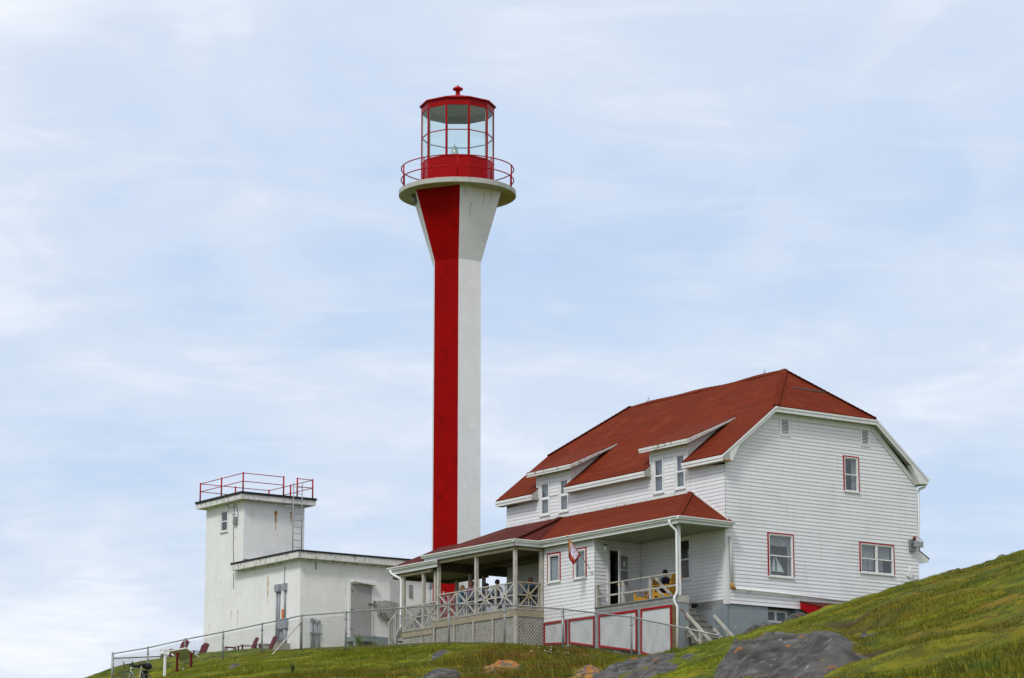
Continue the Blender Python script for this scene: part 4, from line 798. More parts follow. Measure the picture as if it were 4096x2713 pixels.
part('side_porch', [shingle_red, white], house, lambda b: (b.slab([(9.55, -.0, 2.68), (10.14, -.0, 2.36), (10.14, 3.0, 2.36), (9.55, 3.0, 2.68)], .04, 0), b.prism([(9.56, 0.01, 2.63), (10.10, 0.01, 2.33), (10.10, 0.01, 2.22), (9.56, 0.01, 2.10)], (0, 2.9, 0), 1)))
bh = part('cellar_hatch', redtrim, house, lambda b: (b.prism([(3.49, -.02, .27), (3.49, -1.70, -.17), (3.49, -1.70, -.8), (3.49, -.02, .02)], (.05, 0, 0)), b.box(3.49, 5.4, -1.72, -1.68, -.8, -.17)))
part('hatch_roof', shingle_dark, bh, lambda b: b.slab([(3.47, -.0, .30), (3.47, -1.72, -.145), (5.5, -1.72, -.145), (5.5, -.0, .30)], .03))
part('hatch_flashing', peel, bh, lambda b: b.box(3.5, 5.5, -.05, -.02, .30, .37))
# ship model on the sill (a thing of its own)
ship = thing('ship_model', 'model ship with three white sails behind the lower gable window', 'ship model', (2.5, .15, 1.22))
def sails(b):
    for P in ([(2.06, 1.33), (2.19, 1.75), (2.23, 1.33)], [(2.27, 1.52), (2.37, 1.90), (2.42, 1.56)], [(2.26, 1.33), (2.27, 1.50), (2.42, 1.55), (2.46, 1.33)], [(2.44, 1.90), (2.56, 1.72), (2.50, 1.62)], [(2.49, 1.33), (2.50, 1.64), (2.58, 1.74), (2.84, 1.33)]):
        b.prism([(x, .10, z) for x, z in P], (0, .006, 0))
part('sail', sail, ship, sails); part('hull', mat('model_hull', (.04, .03, .03), .5), ship, lambda b: b.prism([(2.06, .07, 1.30), (2.86, .07, 1.30), (2.76, .07, 1.225), (2.16, .07, 1.225)], (0, .07, 0)))
part('mast', mat('model_hull', (.04, .03, .03)), ship, lambda b: [b.tube([(x, .10, 1.3), (x, .10, z)], .008, 6) for x, z in ((2.24, 1.77), (2.43, 1.93))])
# ---------------------------------------------------------------- lighthouse
LX, LY = 2.727, 21.549
tower = thing('lighthouse', 'tall red and white six-sided lighthouse with flared top and glazed red lantern', 'lighthouse', (LX, LY, .3))
dc = Vector((CAM[0]-LX, CAM[1]-LY, 0)).normalized(); A0 = math.atan2(dc.y, dc.x)      # bearing the door side faces
def ring(n, r, z, off): return [Vector((LX+r*math.cos(A0+R(off+360/n*k)), LY+r*math.sin(A0+R(off+360/n*k)), z)) for k in range(n)]
# angles grow counter-clockwise seen from above; to the camera positive offsets lie to its LEFT
HX = lambda r, z: ring(6, r, z, 3)       # vertices at -3, 57, 117 ...
Zs = [(-.6, 1.19), (17.12, 1.174)]
def shaftf(k, z0, r0, z1, r1, b, n=1, mi=0):
    for i in range(n):
        t0, t1 = i/n, (i+1)/n; a, c = HX(r0+(r1-r0)*t0, z0+(z1-z0)*t0), HX(r0+(r1-r0)*t1, z0+(z1-z0)*t1)
        b.face([a[k], a[(k+1) % 6], c[(k+1) % 6], c[k]], mi)
for k in range(6):
    part('red_shaft_face' if k % 2 else 'white_shaft_face', lhred if k % 2 else lhwhite, tower, lambda b: shaftf(k, -.6, 1.19, 17.12, 1.174, b, 8))
    part('red_flare_face' if k % 2 else 'white_flare_face', lhred if k % 2 else lhwhite, tower, lambda b: shaftf(k, 17.12, 1.174, 20.2, 2.17, b, 3))
WF = [HX(2.17, 20.2)[0], HX(2.17, 20.2)[1], HX(1.174, 17.12)[0], HX(1.174, 17.12)[1]]
def tstain(b, *runs):
    for (uu, vt, vb, w) in runs:
        n = 6
        for i in range(n):
            q = []
            for tt in (i/n, (i+1)/n):
                v_ = vt+(vb-vt)*tt; L0, R0 = WF[0].lerp(WF[2], v_), WF[1].lerp(WF[3], v_); nn = (L0+R0)/2-Vector((LX, LY, L0.z)); nn.normalize(); d_ = (R0-L0).normalized(); c0 = L0.lerp(R0, uu)+nn*.004; ww = w*(1-tt)+.004
                q.append((c0-d_*ww, c0+d_*ww))
            b.face([q[0][0], q[0][1], q[1][1], q[1][0]])
for rn in ((.30, .22, .42, .03), (.62, .05, .30, .02), (.80, .02, .2, .02), (.14, .03, .16, .02)): part('tower_rust_run', mat('pale_rust_run', (.54, .46, .34), .9, .25, 9), tower, lambda b: tstain(b, rn))
part('gallery_slab', concrete, tower, lambda b: b.lathe((LX, LY, 0), [(0.0, 20.2), (2.58, 20.2), (2.61, 20.22), (2.61, 20.42), (2.57, 20.44), (0.0, 20.44)], 72, smooth=False))
DV = -18
def deca(b, r, z0, z1, inset=.03, mi=0):
    o, i = ring(10, r, z0, DV), ring(10, r-inset, z0, DV)
    for k in range(10):
        q = (k+1) % 10; U = Vector((0, 0, z1-z0)); b.hexa([o[k], o[q], i[q], i[k], o[k]+U, o[q]+U, i[q]+U, i[k]+U], mi)
lb = part('lantern_base', lantred, tower, lambda b: (deca(b, 1.633, 20.44, 21.71, .08), deca(b, 1.65, 21.66, 21.71, .1), deca(b, 1.65, 20.44, 20.52, .1)))
lf = part('lantern_frame', lantred, tower, lambda b: (deca(b, 1.633, 24.02, 24.36, .05), deca(b, 1.625, 22.865, 22.90, .03), [b.beam(p, p+Vector((0, 0, 2.31)), .085, .05, upv=(p-Vector((LX, LY, 21.71))).normalized()) for p in ring(10, 1.605, 21.71, DV)]))
inner = mat('lantern_inner_paint', (.36, .39, .37), .6, .1, 2)
part('inner_lining', inner, lf, lambda b: (deca(b, 1.58, 24.0, 24.36, .03), deca(b, 1.59, 22.868, 22.897, .02), deca(b, 1.57, 21.5, 21.74, .03), [b.beam(p, p+Vector((0, 0, 2.31)), .07, .03, upv=(p-Vector((LX, LY, 21.71))).normalized()) for p in ring(10, 1.56, 21.71, DV)]))
part('ceiling', inner, lf, lambda b: (b.face(ring(10, 1.5, 24.28, DV)), b.face(ring(10, 1.48, 21.3, DV))))
for k in range(10):
    p, q = ring(10, 1.61, 21.71, DV)[k], ring(10, 1.61, 21.71, DV)[(k+1) % 10]
    part('glass_pane', gl_l, tower, lambda b: b.face([p, q, q+Vector((0, 0, 2.31)), p+Vector((0, 0, 2.31))]))
def lroof_(b):
    a, c = ring(10, 1.72, 24.33, DV), ring(10, 1.72, 24.385, DV); t = ring(10, .12, 24.90, DV)
    for k in range(10):
        q = (k+1) % 10; b.face([a[k], a[q], c[q], c[k]]); b.face([c[k], c[q], t[q], t[k]])
    b.face(a[::-1])
part('lantern_roof', lantred, tower, lroof_)
part('ventilator', lantred, tower, lambda b: b.lathe((LX, LY, 0), [(.13, 24.86), (.10, 24.92), (.10, 25.10), (.15, 25.13), (.225, 25.15), (.235, 25.19), (.225, 25.22), (.12, 25.29), (.05, 25.33), (.03, 25.37), (0, 25.385)], 24))
lens = part('lens', mat('fresnel_lens', (.50, .56, .55), .15, .25, 8, spec=.8), tower, lambda b: b.lathe((LX-.12, LY+.05, 0), [(.17, 21.3), (.16, 21.85), (.155, 22.0), (.165, 22.05), (.165, 22.30), (.14, 22.33), (.135, 22.45), (.10, 22.50), (0, 22.52)], 20))
part('lens_core', pipegrey, lens, lambda b: b.tube([(LX-.12, LY+.05, 22.5), (LX-.12, LY+.05, 22.66)], .012, 6))
gr = part('gallery_rail', railred, tower, lambda b: [b.tube([Vector((LX+2.505*math.cos(a), LY+2.505*math.sin(a), z)) for a in [2*math.pi*i/80 for i in range(81)]], .026, 7, cap=False) for z in (21.46, 20.95)])
for k in range(10):
    p = ring(10, 2.505, 20.43, 0)[k]; part('rail_post', railred, gr, lambda b: b.tube([p, p+Vector((0, 0, 1.05))], .032, 8))
a_ = A0-R(80); part('fog_horn', greymetal, tower, lambda b: b.tube([(LX+1.95*math.cos(a_), LY+1.95*math.sin(a_), 20.2), (LX+1.95*math.cos(a_), LY+1.95*math.sin(a_), 19.78)], .12, 14))
# conduit lamps beside the deck
part('conduit', pipegrey, tower, lambda b: (b.tube([(LX-1.9, LY-1.9, 1.0), (LX-1.9, LY-1.9, 2.3)], .03, 8)))
# ---------------------------------------------------------------- concrete utility building
KX, KY = -2.66, 25.6
ub = thing('utility_building', 'white concrete utility building with square tower and flat black-edged roofs', 'building', (KX+2, KY+4, .2))
LF = Fr((KX, 0, 0), (0, 1, 0), (-1, 0, 0)); FFc = Fr((0, KY, 0), (1, 0, 0), (0, -1, 0)); TF = Fr((0, 30.63, 0), (1, 0, 0), (0, -1, 0))
TW = (32.03, 32.75, 5.98, 6.98)
def walls(b):
    # left face with the window opening, front faces, backs
    for (u0, u1, v0, v1) in ((25.6, 30.63, -1.2, 4.2), (30.63, 34.1, -1.2, TW[2]), (30.63, TW[0], TW[2], 7.3), (TW[1], 34.1, TW[2], 7.3), (TW[0], TW[1], TW[3], 7.3)): b.face([LF.P(u0, v0), LF.P(u1, v0), LF.P(u1, v1), LF.P(u0, v1)])
    b.face([FFc.P(KX, -1.2), FFc.P(5.0, -1.2), FFc.P(5.0, 4.2), FFc.P(KX, 4.2)]); b.face([TF.P(KX, 4.0), TF.P(.51, 4.0), TF.P(.51, 7.3), TF.P(KX, 7.3)])
    b.face([(.51, 30.63, 4), (.51, 34.1, 4), (.51, 34.1, 7.3), (.51, 30.63, 7.3)]); b.face([(5, KY, -1.2), (5, 34.1, -1.2), (5, 34.1, 4.2), (5, KY, 4.2)]); b.face([(5, 34.1, -1.2), (KX, 34.1, -1.2), (KX, 34.1, 7.3), (.51, 34.1, 7.3), (.51, 34.1, 4.2), (5, 34.1, 4.2)])
part('wall', render_w, ub, walls)
part('roof_slab', cwhite, ub, lambda b: (b.box(KX-.31, 5.2, KY-.31, 30.60, 4.06, 4.33), b.box(KX-.31, KX-.02, 30.6, 31.15, 4.06, 4.33), b.box(.54, 5.2, 30.6, 34.3, 4.06, 4.33), b.box(KX-.06, 5.0, KY-.05, KY, 3.97, 4.06), b.box(KX-.05, KX, KY, 30.6, 3.97, 4.06)))
part('roof_tar', tar, ub, lambda b: (b.box(KX-.34, 5.23, KY-.34, 30.61, 4.333, 4.41), b.box(KX-.34, KX-.02, 30.61, 31.18, 4.333, 4.41), b.box(.54, 5.23, 30.61, 34.33, 4.333, 4.41)))
tr = part('tower_roof', cwhite, ub, lambda b: b.box(-3.0, .90, 30.29, 34.48, 7.23, 7.46)); part('tower_roof_tar', tar, tr, lambda b: b.box(-3.04, .94, 30.25, 34.52, 7.463, 7.565))
window(ub, LF, *TW, cas=.06, back='room', depth=.35, sashw=.045)
TRL = part('roof_railing', railred, ub, lambda b: ([b.tube([p, q], .018, 6) for z in (8.05, 8.42) for p, q in (((-2.85, 30.42, z), (-2.85, 34.38, z)), ((-2.85, 34.38, z), (.80, 34.38, z)), ((.80, 34.38, z), (.80, 30.42, z)), ((-.02, 30.42, z), (.80, 30.42, z)))], [b.tube([(-2.85, 30.42, z), (-.74, 30.42, z)], .018, 6) for z in (8.05, 8.42)]))
for x, y in ((-2.85, 30.42), (-2.85, 32.4), (-2.85, 34.38), (.80, 30.42), (.80, 34.38), (-1.0, 34.38), (.80, 32.4), (-.74, 30.42), (-.02, 30.42)): part('railing_post', railred, TRL, lambda b: b.tube([(x, y, 7.56), (x, y, 8.46)], .036, 8))
def ladder(b):
    for x in (-.38, .08): b.tube([(x-.005, 30.12, 4.41), (x+.01, 30.16, 8.16)], .022, 6)
    for i in range(12): b.tube([(-.38, 30.13, 4.62+.305*i), (.08, 30.13, 4.62+.305*i)], .013, 5)
    b.beam((-.7, 30.15, 4.55), (-.38, 30.15, 4.60), .04, .03); b.beam((-.7, 30.4, 7.1), (-.35, 30.16, 7.1), .03, .05)
part('ladder', greymetal, ub, ladder)
cond = part('conduit_group', pipegrey, ub, lambda b: ([b.tube([(KX-.05, y, z1), (KX-.05, y, z0)], r, 8) for y, z1, z0, r in ((27.50, 2.9, .45, .038), (27.30, 2.9, .45, .05), (26.80, 2.85, 1.5, .05), (27.12, 1.1, .45, .03), (27.0, 1.1, .45, .02), (26.72, 1.1, .45, .10))], b.box(KX-.13, KX-.0, 27.43, 27.60, 2.78, 3.10), b.box(KX-.16, KX-.0, 27.18, 27.40, 2.78, 3.10), b.box(KX-.14, KX-.0, 26.68, 26.92, 2.78, 3.10), b.box(KX-.16, KX-.0, 26.55, 27.15, 1.12, 1.55), b.box(KX-.12, KX, 27.15, 27.35, 1.2, 1.5)))
part('orange_plate', mat('faded_orange_plate', (.62, .45, .30), .6, .2, 9, spots=[((.62, .16, .01), 1.4, .42, 1.)]), ub, lambda b: b.box(KX-.02, KX, 26.93, 27.12, 1.58, 1.99))
part('concrete_block', mat('raw_concrete', (.34, .32, .28), .9, .12, 2, bump=.2), ub, lambda b: b.box(KX-.62, KX-.0, 26.35, 28.05, -.9, .45))
for x, z in ((-2.08, 1.47), (-1.93, 1.42), (-1.72, 1.40)): part('wall_pipe', pipegrey, ub, lambda b: (b.tube([(x, KY-.05, .0), (x, KY-.05, z)], .045, 8), b.box(x-.06, x+.06, KY-.1, KY-.01, z-.12, z+.04)))
part('wall_pipe', pipegrey, ub, lambda b: b.tube([(-1.90, KY-.03, 4.0), (-1.90, KY-.03, 3.65)], .03, 6))
part('pipe_strap', greymetal, ub, lambda b: b.box(-2.2, -1.58, KY-.12, KY-.09, .82, .88))
sd_ = part('steel_door', mat('grey_door_paint', (.34, .33, .33), .6, .08, 1.2), ub, lambda b: (b.box(-.10, 1.0, KY-.03, KY, .86, 3.16)))
part('door_frame', white, sd_, lambda b: (b.box(-.20, -.10, KY-.05, KY, .75, 3.35), b.box(1.0, 1.05, KY-.05, KY, .86, 3.16), b.prism([(-.12, KY-.05, 3.20), (1.15, KY-.05, 3.10), (1.12, KY-.22, 3.12), (-.08, KY-.22, 3.22)], (0, 0, .08))))
part('door_hinge', greymetal, sd_, lambda b: [b.box(-.12, .02, KY-.06, KY-.03, z, z+.05) for z in (1.15, 2.0, 2.85)]); part('door_bolt', greymetal, sd_, lambda b: (b.beam((.80, KY-.07, 2.33), (1.12, KY-.07, 2.33), .05, .05), b.box(1.04, 1.19, KY-.1, KY, 2.2, 2.46)))
part('platform', foundgrey, ub, lambda b: (b.box(-.30, 1.05, KY-.75, KY, .58, .78), b.box(-.30, -.16, KY-.75, KY-.6, -.4, .58), b.box(.8, 1.05, KY-.75, KY-.6, -.2, .58), b.box(1.05, 2.2, KY-.05, KY, .55, .90), b.box(-.1, .8, KY-.78, KY-.75, .80, .84)))
part('wall_cover', mat('pale_grey_panel', (.50, .50, .50), .6, .08, 2, streak=.2, grime=(.25, .24, .22)), ub, lambda b: b.box(1.93, 2.62, KY-.07, KY, 2.1, 3.42))
def basin(b):
    b.box(1.28, 1.36, KY-.15, KY, 1.85, 2.48); b.prism([(1.36, KY-.02, 2.46), (2.0, KY-.02, 2.40), (2.30, KY-.02, 2.20), (2.20, KY-.02, 1.75), (2.0, KY-.02, 1.62), (1.60, KY-.02, 1.66), (1.40, KY-.02, 1.95)], (0, -.5, 0))
part('horn_housing', mat('dirty_metal', (.34, .33, .32), .7, .25, 3, streak=.7, grime=(.10, .09, .08)), ub, basin)
part('louvre', greymetal, ub, lambda b: b.box(2.96, 3.13, KY-.04, KY, 2.73, 3.30))
part('meter_box', greymetal, ub, lambda b: (b.box(KX-.12, KX, 31.15, 31.42, 6.20, 6.53), b.tube([(KX-.07, 31.28, 6.5), (KX-.2, 31.35, 6.66), (KX-.08, 31.15, 6.62)], .02, 5)))
def cables(b):
    f = lambda pts: b.tube([(KX-.02, y, z) for y, z in pts], .011, 4)
    f([(31.50, 7.2), (31.48, 6.9), (31.52, 6.3), (31.50, 5.2), (31.44, 4.5)]); f([(31.44, 4.0), (31.40, 3.3)]); f([(32.2, 7.25), (32.0, 7.05), (31.7, 6.98), (31.5, 7.05)]); f([(31.35, 7.15), (31.2, 6.85), (31.1, 6.6), (31.2, 6.5)]); f([(26.90, 3.9), (26.92, 3.3), (26.94, 2.4)])
part('cable', mat('grey_cable', (.05, .06, .05), .7), ub, cables)
def stain(b, fr, u, v0, v1, w, off=.004):
    n = 9; L_, Rr_ = [], []
    for i in range(n+1):
        t = i/n; ww = w*(1-t)**.7*(.75+.4*math.sin(i*2.1+u)) ; z = v1+(v0-v1)*t; L_.append(fr.P(u-ww, z, off)); Rr_.append(fr.P(u+ww, z, off))
    for i in range(n): b.face([L_[i], Rr_[i], Rr_[i+1], L_[i+1]])
stf = mat('faint_rust_wash', (.55, .40, .20), .9, .2, 9)
part('rust_stain', rust, ub, lambda b: (stain(b, TF, -1.0, 6.35, 6.85, .055), stain(b, TF, -.20, 6.55, 6.88, .04), stain(b, LF, 28.38, 3.25, 3.56, .045), stain(b, LF, 28.36, 2.7, 2.97, .04), stain(b, LF, 31.6, 1.95, 2.3, .03), stain(b, FFc, -.25, .85, .98, .03), stain(b, LF, 27.06, .45, 1.1, .02), stain(b, LF, 27.98, 2.95, 3.05, .02), stain(b, LF, 32.2, 1.2, 1.33, .02)))
part('rust_wash', stf, ub, lambda b: (stain(b, TF, -1.0, 5.9, 6.9, .10, .002), stain(b, LF, 28.38, 2.3, 3.5, .07, .002), stain(b, LF, 33.6, 1.5, 1.9, .03, .002), stain(b, TF, -.2, 6.3, 6.9, .07, .002), stain(b, LF, 31.0, 1.4, 2.3, .04, .002)))
part('flashing', greymetal, ub, lambda b: b.box(KX-.02, KX+1.4, 30.45, 30.60, 4.41, 4.55))
# deck-side conduit posts
for (x, y, z0, z1, lab) in ((-1.2, 17.6, -.5, 2.15, 'grey conduit post with box in front of the red lighthouse stripe'), (1.6, 19.4, 0, 3.0, 'slim grey conduit post in front of the white lighthouse face')):
    t = thing('conduit_post', lab, 'conduit post', (x, y, z0)); part('pipe', pipegrey, t, lambda b: b.tube([(x, y, z0), (x, y, z1)], .032, 8)); part('box', pipegrey, t, lambda b: b.box(x-.07, x+.07, y-.06, y+.06, z1-.05, z1+.28))
# ---------------------------------------------------------------- chain-link fence
FP = [(-11.613, 25.523, -.518), (-9.965, 25.583, -.185), (-8.711, 24.696, .165), (-7.917, 22.911, .372), (-8.118, 19.38, .399), (-9.919, 13.306, .101), (-11.181, 8.076, -.306), (-10.368, 2.604, -.455), (-10.515, -.965, -.783), (-10.092, -3.712, -1.159), (-10.09, -7.388, -1.739), (-10.353, -12.099, -2.72)]
fence = thing('chain_link_fence', 'long galvanised chain-link fence across the lawn with a slanting brace', 'fence', (-10, 5, -2))
for i, (x, y, z) in enumerate(FP):
    zb = min(T1(x, y), z-1.15)-.25
    part('post', greymetal, fence, lambda b: (b.tube([(x, y, zb), (x, y, z+.02)], .036 if i not in (0, 5, 9) else .048, 10), b.tube([(x, y, z+.01), (x, y, z+.05)], .042, 8, rads=[.042, .015]), b.tube([(x, y, z-.28), (x, y, z-.24)], .052, 8)))
part('top_rail', greymetal, fence, lambda b: b.tube([Vector(p)+Vector((0, 0, -.01)) for p in FP], .026, 8))
meshm = mat('dull_fence_wire', (.12, .12, .115), .7, .1)
def bay_mesh(b, p, q, dz=.09, p0=None, q0=None):
    p, q = Vector(p), Vector(q); d = Vector((q.x-p.x, q.y-p.y, 0)); L_ = d.length; d.normalize(); fr = Fr((p.x, p.y, 0), d, d.cross(Vector((0, 0, 1))))
    zb0, zb1 = (T1(p.x, p.y)+.03, T1(q.x, q.y)+.03)
    nn = max(1, int(L_/2.4))
    lattice(b, fr, [(0, zb0), (L_, zb1), (L_, q.z-dz), (0, p.z-dz)], .058, .0062, 56, 0, .035)
for i in range(len(FP)-1): part('wire_mesh', meshm, fence, lambda b: bay_mesh(b, FP[i], FP[i+1], .04 if i > 5 else .13))
part('brace', tan_g, fence, lambda b: (b.tube([(-9.92, 13.30, -.12), (-12.015, 12.338, -1.86)], .028, 8), b.tube([(-12.03, 12.33, T1(-12.03, 12.33)-.2), (-12.03, 12.33, -1.80), (-12.03, 12.33, -1.74)], .055, 8, rads=[.05, .055, .02])))
f2 = thing('chain_link_fence', 'short low return of the chain-link fence ending at the far left post', 'fence', (-9.5, 27.2, -1))
rp = [(-11.613, 25.523, -.72), (-7.63, 28.83, -.19)]
part('post', greymetal, f2, lambda b: b.tube([(-7.63, 28.83, -1.2), (-7.63, 28.83, -.08)], .05, 8)); part('top_rail', greymetal, f2, lambda b: b.tube(rp, .026, 8)); part('wire_mesh', meshm, f2, lambda b: bay_mesh(b, rp[0], rp[1], .0))
st_ = part('stub_post', greymetal, None, lambda b: b.tube([(-12.115, 18.531, T1(-12.115, 18.531)-.2), (-12.115, 18.531, -1.70), (-12.115, 18.531, -1.64)], .05, 10, rads=[.05, .055, .02])); tag(st_, 'short capped metal stub post in the grass below the slanted panel', 'post')
# ---------------------------------------------------------------- garden furniture
def adirondack(name, label, m_, loc, yaw, s=1, group=None):
    t = thing(name, label, 'chair', loc, group)
    c_, s_ = math.cos(yaw), math.sin(yaw)
    def tf(b): b.v = [(loc[0]+s*(c_*x-s_*y), loc[1]+s*(s_*x+c_*y), loc[2]+s*z) for x, y, z in b.v]
    def pt(n, fn): b = MB(); fn(b); tf(b); return b.build(n, m_, t)
    pt('seat', lambda b: [b.beam((.33-.085*i, -.27, .36-.016*i), (.33-.085*i, .27, .36-.016*i), .022, .075, upv=(1, 0, -.19)) for i in range(7)])
    pt('backrest', lambda b: ([b.beam((-.24, -.21+.105*i*.95, .24), (-.52, (-.21+.105*i)*1.25, .90+.11*math.cos((i-2)*.62)), .112, .03, upv=(-.9, 0, -.4)) for i in range(5)], b.beam((-.43, -.28, .66), (-.43, .28, .66), .03, .06)))
    for sy in (-1, 1):
        pt('armrest', lambda b: b.prism([(.42, sy*.24, .56), (.42, sy*.38, .56), (-.38, sy*.34, .56), (-.38, sy*.27, .56)], (0, 0, .025)))
        pt('leg', lambda b: b.box(.27, .36, sy*.29-.012, sy*.29+.012, 0, .56))
        pt('leg', lambda b: b.prism([(.36, sy*.27, .26), (.36, sy*.27, .36), (-.30, sy*.27, .24), (-.60, sy*.27, .06), (-.60, sy*.27, 0), (-.50, sy*.27, 0)], (0, .022*sy, 0)))
    return t
LEFTYAW = math.atan2(-RT.y, -RT.x)
adirondack('adirondack_chair', 'empty yellow wooden armchair on the porch nearer the open door', yellow, (-.85, 3.62, .15), R(100), 1)
adirondack('adirondack_chair', 'yellow wooden armchair on the porch with a person sitting in it', yellow, (-1.10, 2.15, .15), R(104), 1.04)
adirondack('adirondack_chair', 'tall maroon wooden chair above the white notice board sign', maroon, (-7.75, 27.45, -.66), LEFTYAW+R(35), 1.08)
adirondack('adirondack_chair', 'maroon wooden chair half hidden behind the slanted white panel', maroon, (-6.95, 26.95, -.62), LEFTYAW+R(40), .92)
adirondack('adirondack_chair', 'maroon chair against the white wall beside the footstool', maroon, (-4.95, 26.15, -.30), LEFTYAW+R(25), .88)
adirondack('adirondack_chair', 'maroon chair against the white wall just left of the concrete block', maroon, (-4.30, 25.75, -.27), LEFTYAW+R(25), .92)
fs = thing('footstool', 'low maroon footstool in front of the chairs by the white wall', 'footstool', (-5.45, 26.75, .0))
part('seat', maroon, fs, lambda b: b.beam((-5.62, 26.85, .16), (-5.22, 26.57, .14), .30, .04))
for x, y in ((-5.55, 26.95), (-5.60, 26.70), (-5.25, 26.72), (-5.30, 26.48)): part('leg', maroon, fs, lambda b: b.box(x-.02, x+.02, y-.02, y+.02, -.3, .14))
# interpretive panel and small sign
ip = thing('information_panel', 'slanted white information panel on two dark red posts', 'panel', (-11.6, 19.4, -1.6))
pc = [Vector(p) for p in [(-12.004, 19.922, -0.86), (-11.322, 19.807, -0.714), (-10.371, 20.482, -0.969), (-11.107, 20.635, -1.136)]]
def pan(b):
    n = (pc[1]-pc[0]).cross(pc[3]-pc[0]).normalized()*.025
    b.hexa([p-n for p in pc]+[p+n for p in pc])
part('board', mat('panel_underside', (.60, .60, .56), .6, .08), ip, pan)
for (x, y) in ((-11.87, 19.50), (-11.40, 19.22)): part('post', maroon, ip, lambda b: (b.box(x-.035, x+.035, y-.035, y+.035, T1(x, y)-.2, -.95), b.beam((x-.05, y+.12, -.93), (x+.05, y-.12, -1.0), .05, .04)))
sg = thing('small_sign', 'small white sign with red lettering on a white post', 'sign', (-12.23, 19.84, -1.8))
part('post', white_clean, sg, lambda b: b.box(-12.27, -12.19, 19.80, 19.88, -2.1, -.98))
sf = Fr((-12.25, 19.78, 0), RT, -HF)
bd = part('board', white_clean, sg, lambda b: sf.box(b, -.16, .16, -1.0, -.81, 0, .02))
redink = mat('faded_red_ink', (.50, .12, .13), .6, .1, 20); gryink = mat('faded_grey_ink', (.35, .36, .40), .6, .1, 20)
part('lettering', [redink, gryink], bd, lambda b: ([sf.box(b, -.06+.025*i, -.04+.025*i, -.905, -.875, .021, .0235, 0) for i in range(8)], [sf.box(b, -.13+.022*i, -.113+.022*i, -.848, -.836, .021, .0235, 1) for i in range(12)], [sf.box(b, -.08+.022*i, -.063+.022*i, -.96, -.948, .021, .0235, 1) for i in range(9)]))
# bicycle leaning by the fence corner
def bicycle():
    P0 = Vector((-14.14, 15.0, 0)); px = Vector((-15.900, 15.083, 0)); g = T1(px.x, px.y)-.12; P0 = Vector((px.x, px.y, g))
    f = (-RT*.55-HF*.83).normalized(); lean = (RT*.10); t = thing('touring_bicycle', 'white drop-bar bicycle with black bags parked by the fence corner', 'bicycle', P0)
    rw, fwh = P0-f*.5+Vector((0, 0, .34)), P0+f*.5+Vector((0, 0, .34)); side = f.cross(Vector((0, 0, 1)))
    for c in (rw, fwh):
        wl = thing_part = bpy.data.objects.new('wheel', None); sc.collection.objects.link(wl); wl.parent = t
        circ = lambda r: [c+f*r*math.cos(a)+Vector((0, 0, 1))*r*math.sin(a) for a in [2*math.pi*i/36 for i in range(37)]]
        part('tyre', black, wl, lambda b: b.tube(circ(.335), .019, 7, cap=False)); part('rim', alu, wl, lambda b: b.tube(circ(.312), .010, 6, cap=False))
        part('spokes', greymetal, wl, lambda b: ([b.tube([c, c+f*.31*math.cos(a)+Vector((0, 0, .31*math.sin(a)))], .0018, 3) for a in [2*math.pi*i/20 for i in range(20)]], b.tube([c-side*.05, c+side*.05], .02, 8)))
    Z = Vector((0, 0, 1)); bb = P0-f*.06+Z*.29; hd = P0+f*.36+Z*.86; hl = P0+f*.385+Z*.72; st = P0-f*.22+Z*.86
    part('frame', alu, t, lambda b: (b.tube([bb, hl], .019, 8), b.tube([st-f*.02, hd-Z*.02], .017, 8), b.tube([bb, st+Z*.1], .016, 8), b.tube([rw, bb], .011, 6), b.tube([rw, st-Z*.06], .010, 6), b.tube([hd, hl], .021, 8), b.tube([hl, hl+f*.04-Z*.1, fwh], .013, 6)))
    part('saddle', black, t, lambda b: b.tube([st+Z*.12-f*.14, st+Z*.14-f*.05, st+Z*.13+f*.13], .05, 8, rads=[.07, .06, .02]))
    hb = hd+Z*.10+f*.05
    part('handlebar', black, t, lambda b: (b.tube([hd, hb], .016, 6), [b.tube([hb, hb+side*s_*.20, hb+side*s_*.21+f*.10-Z*.01, hb+side*s_*.215+f*.11-Z*.08, hb+side*s_*.22+f*.02-Z*.14], .016, 7) for s_ in (-1, 1)], [b.tube([hb+side*s_*.21+f*.11-Z*.02, hb+side*s_*.21+f*.15+Z*.10], .018, 6) for s_ in (-1, 1)]))
    part('saddle_bag', fabricblk, t, lambda b: b.tube([st+Z*.08-f*.12, st+Z*.09-f*.25, st+Z*.10-f*.42, st+Z*.12-f*.5], .1, 12, rads=[.07, .12, .13, .08]))
    part('frame_bag', fabricblk, t, lambda b: b.tube([hd-f*.08-Z*.06+Z*.10, st+f*.12+Z*.06], .05, 8, rads=[.045, .06]))
    part('pannier', fabricblk, t, lambda b: b.beam(rw+Z*.16+side*.09, rw+Z*.46+side*.09, .12, .26, upv=f))
    part('crank', greymetal, t, lambda b: (b.tube([bb-side*.03+f*.0, bb-side*.04+f*.0], .095, 18), b.beam(bb-side*.06, bb-side*.06+f*.12-Z*.12, .012, .02), b.beam(bb+side*.06, bb+side*.06-f*.12+Z*.12, .012, .02)))
bicycle()
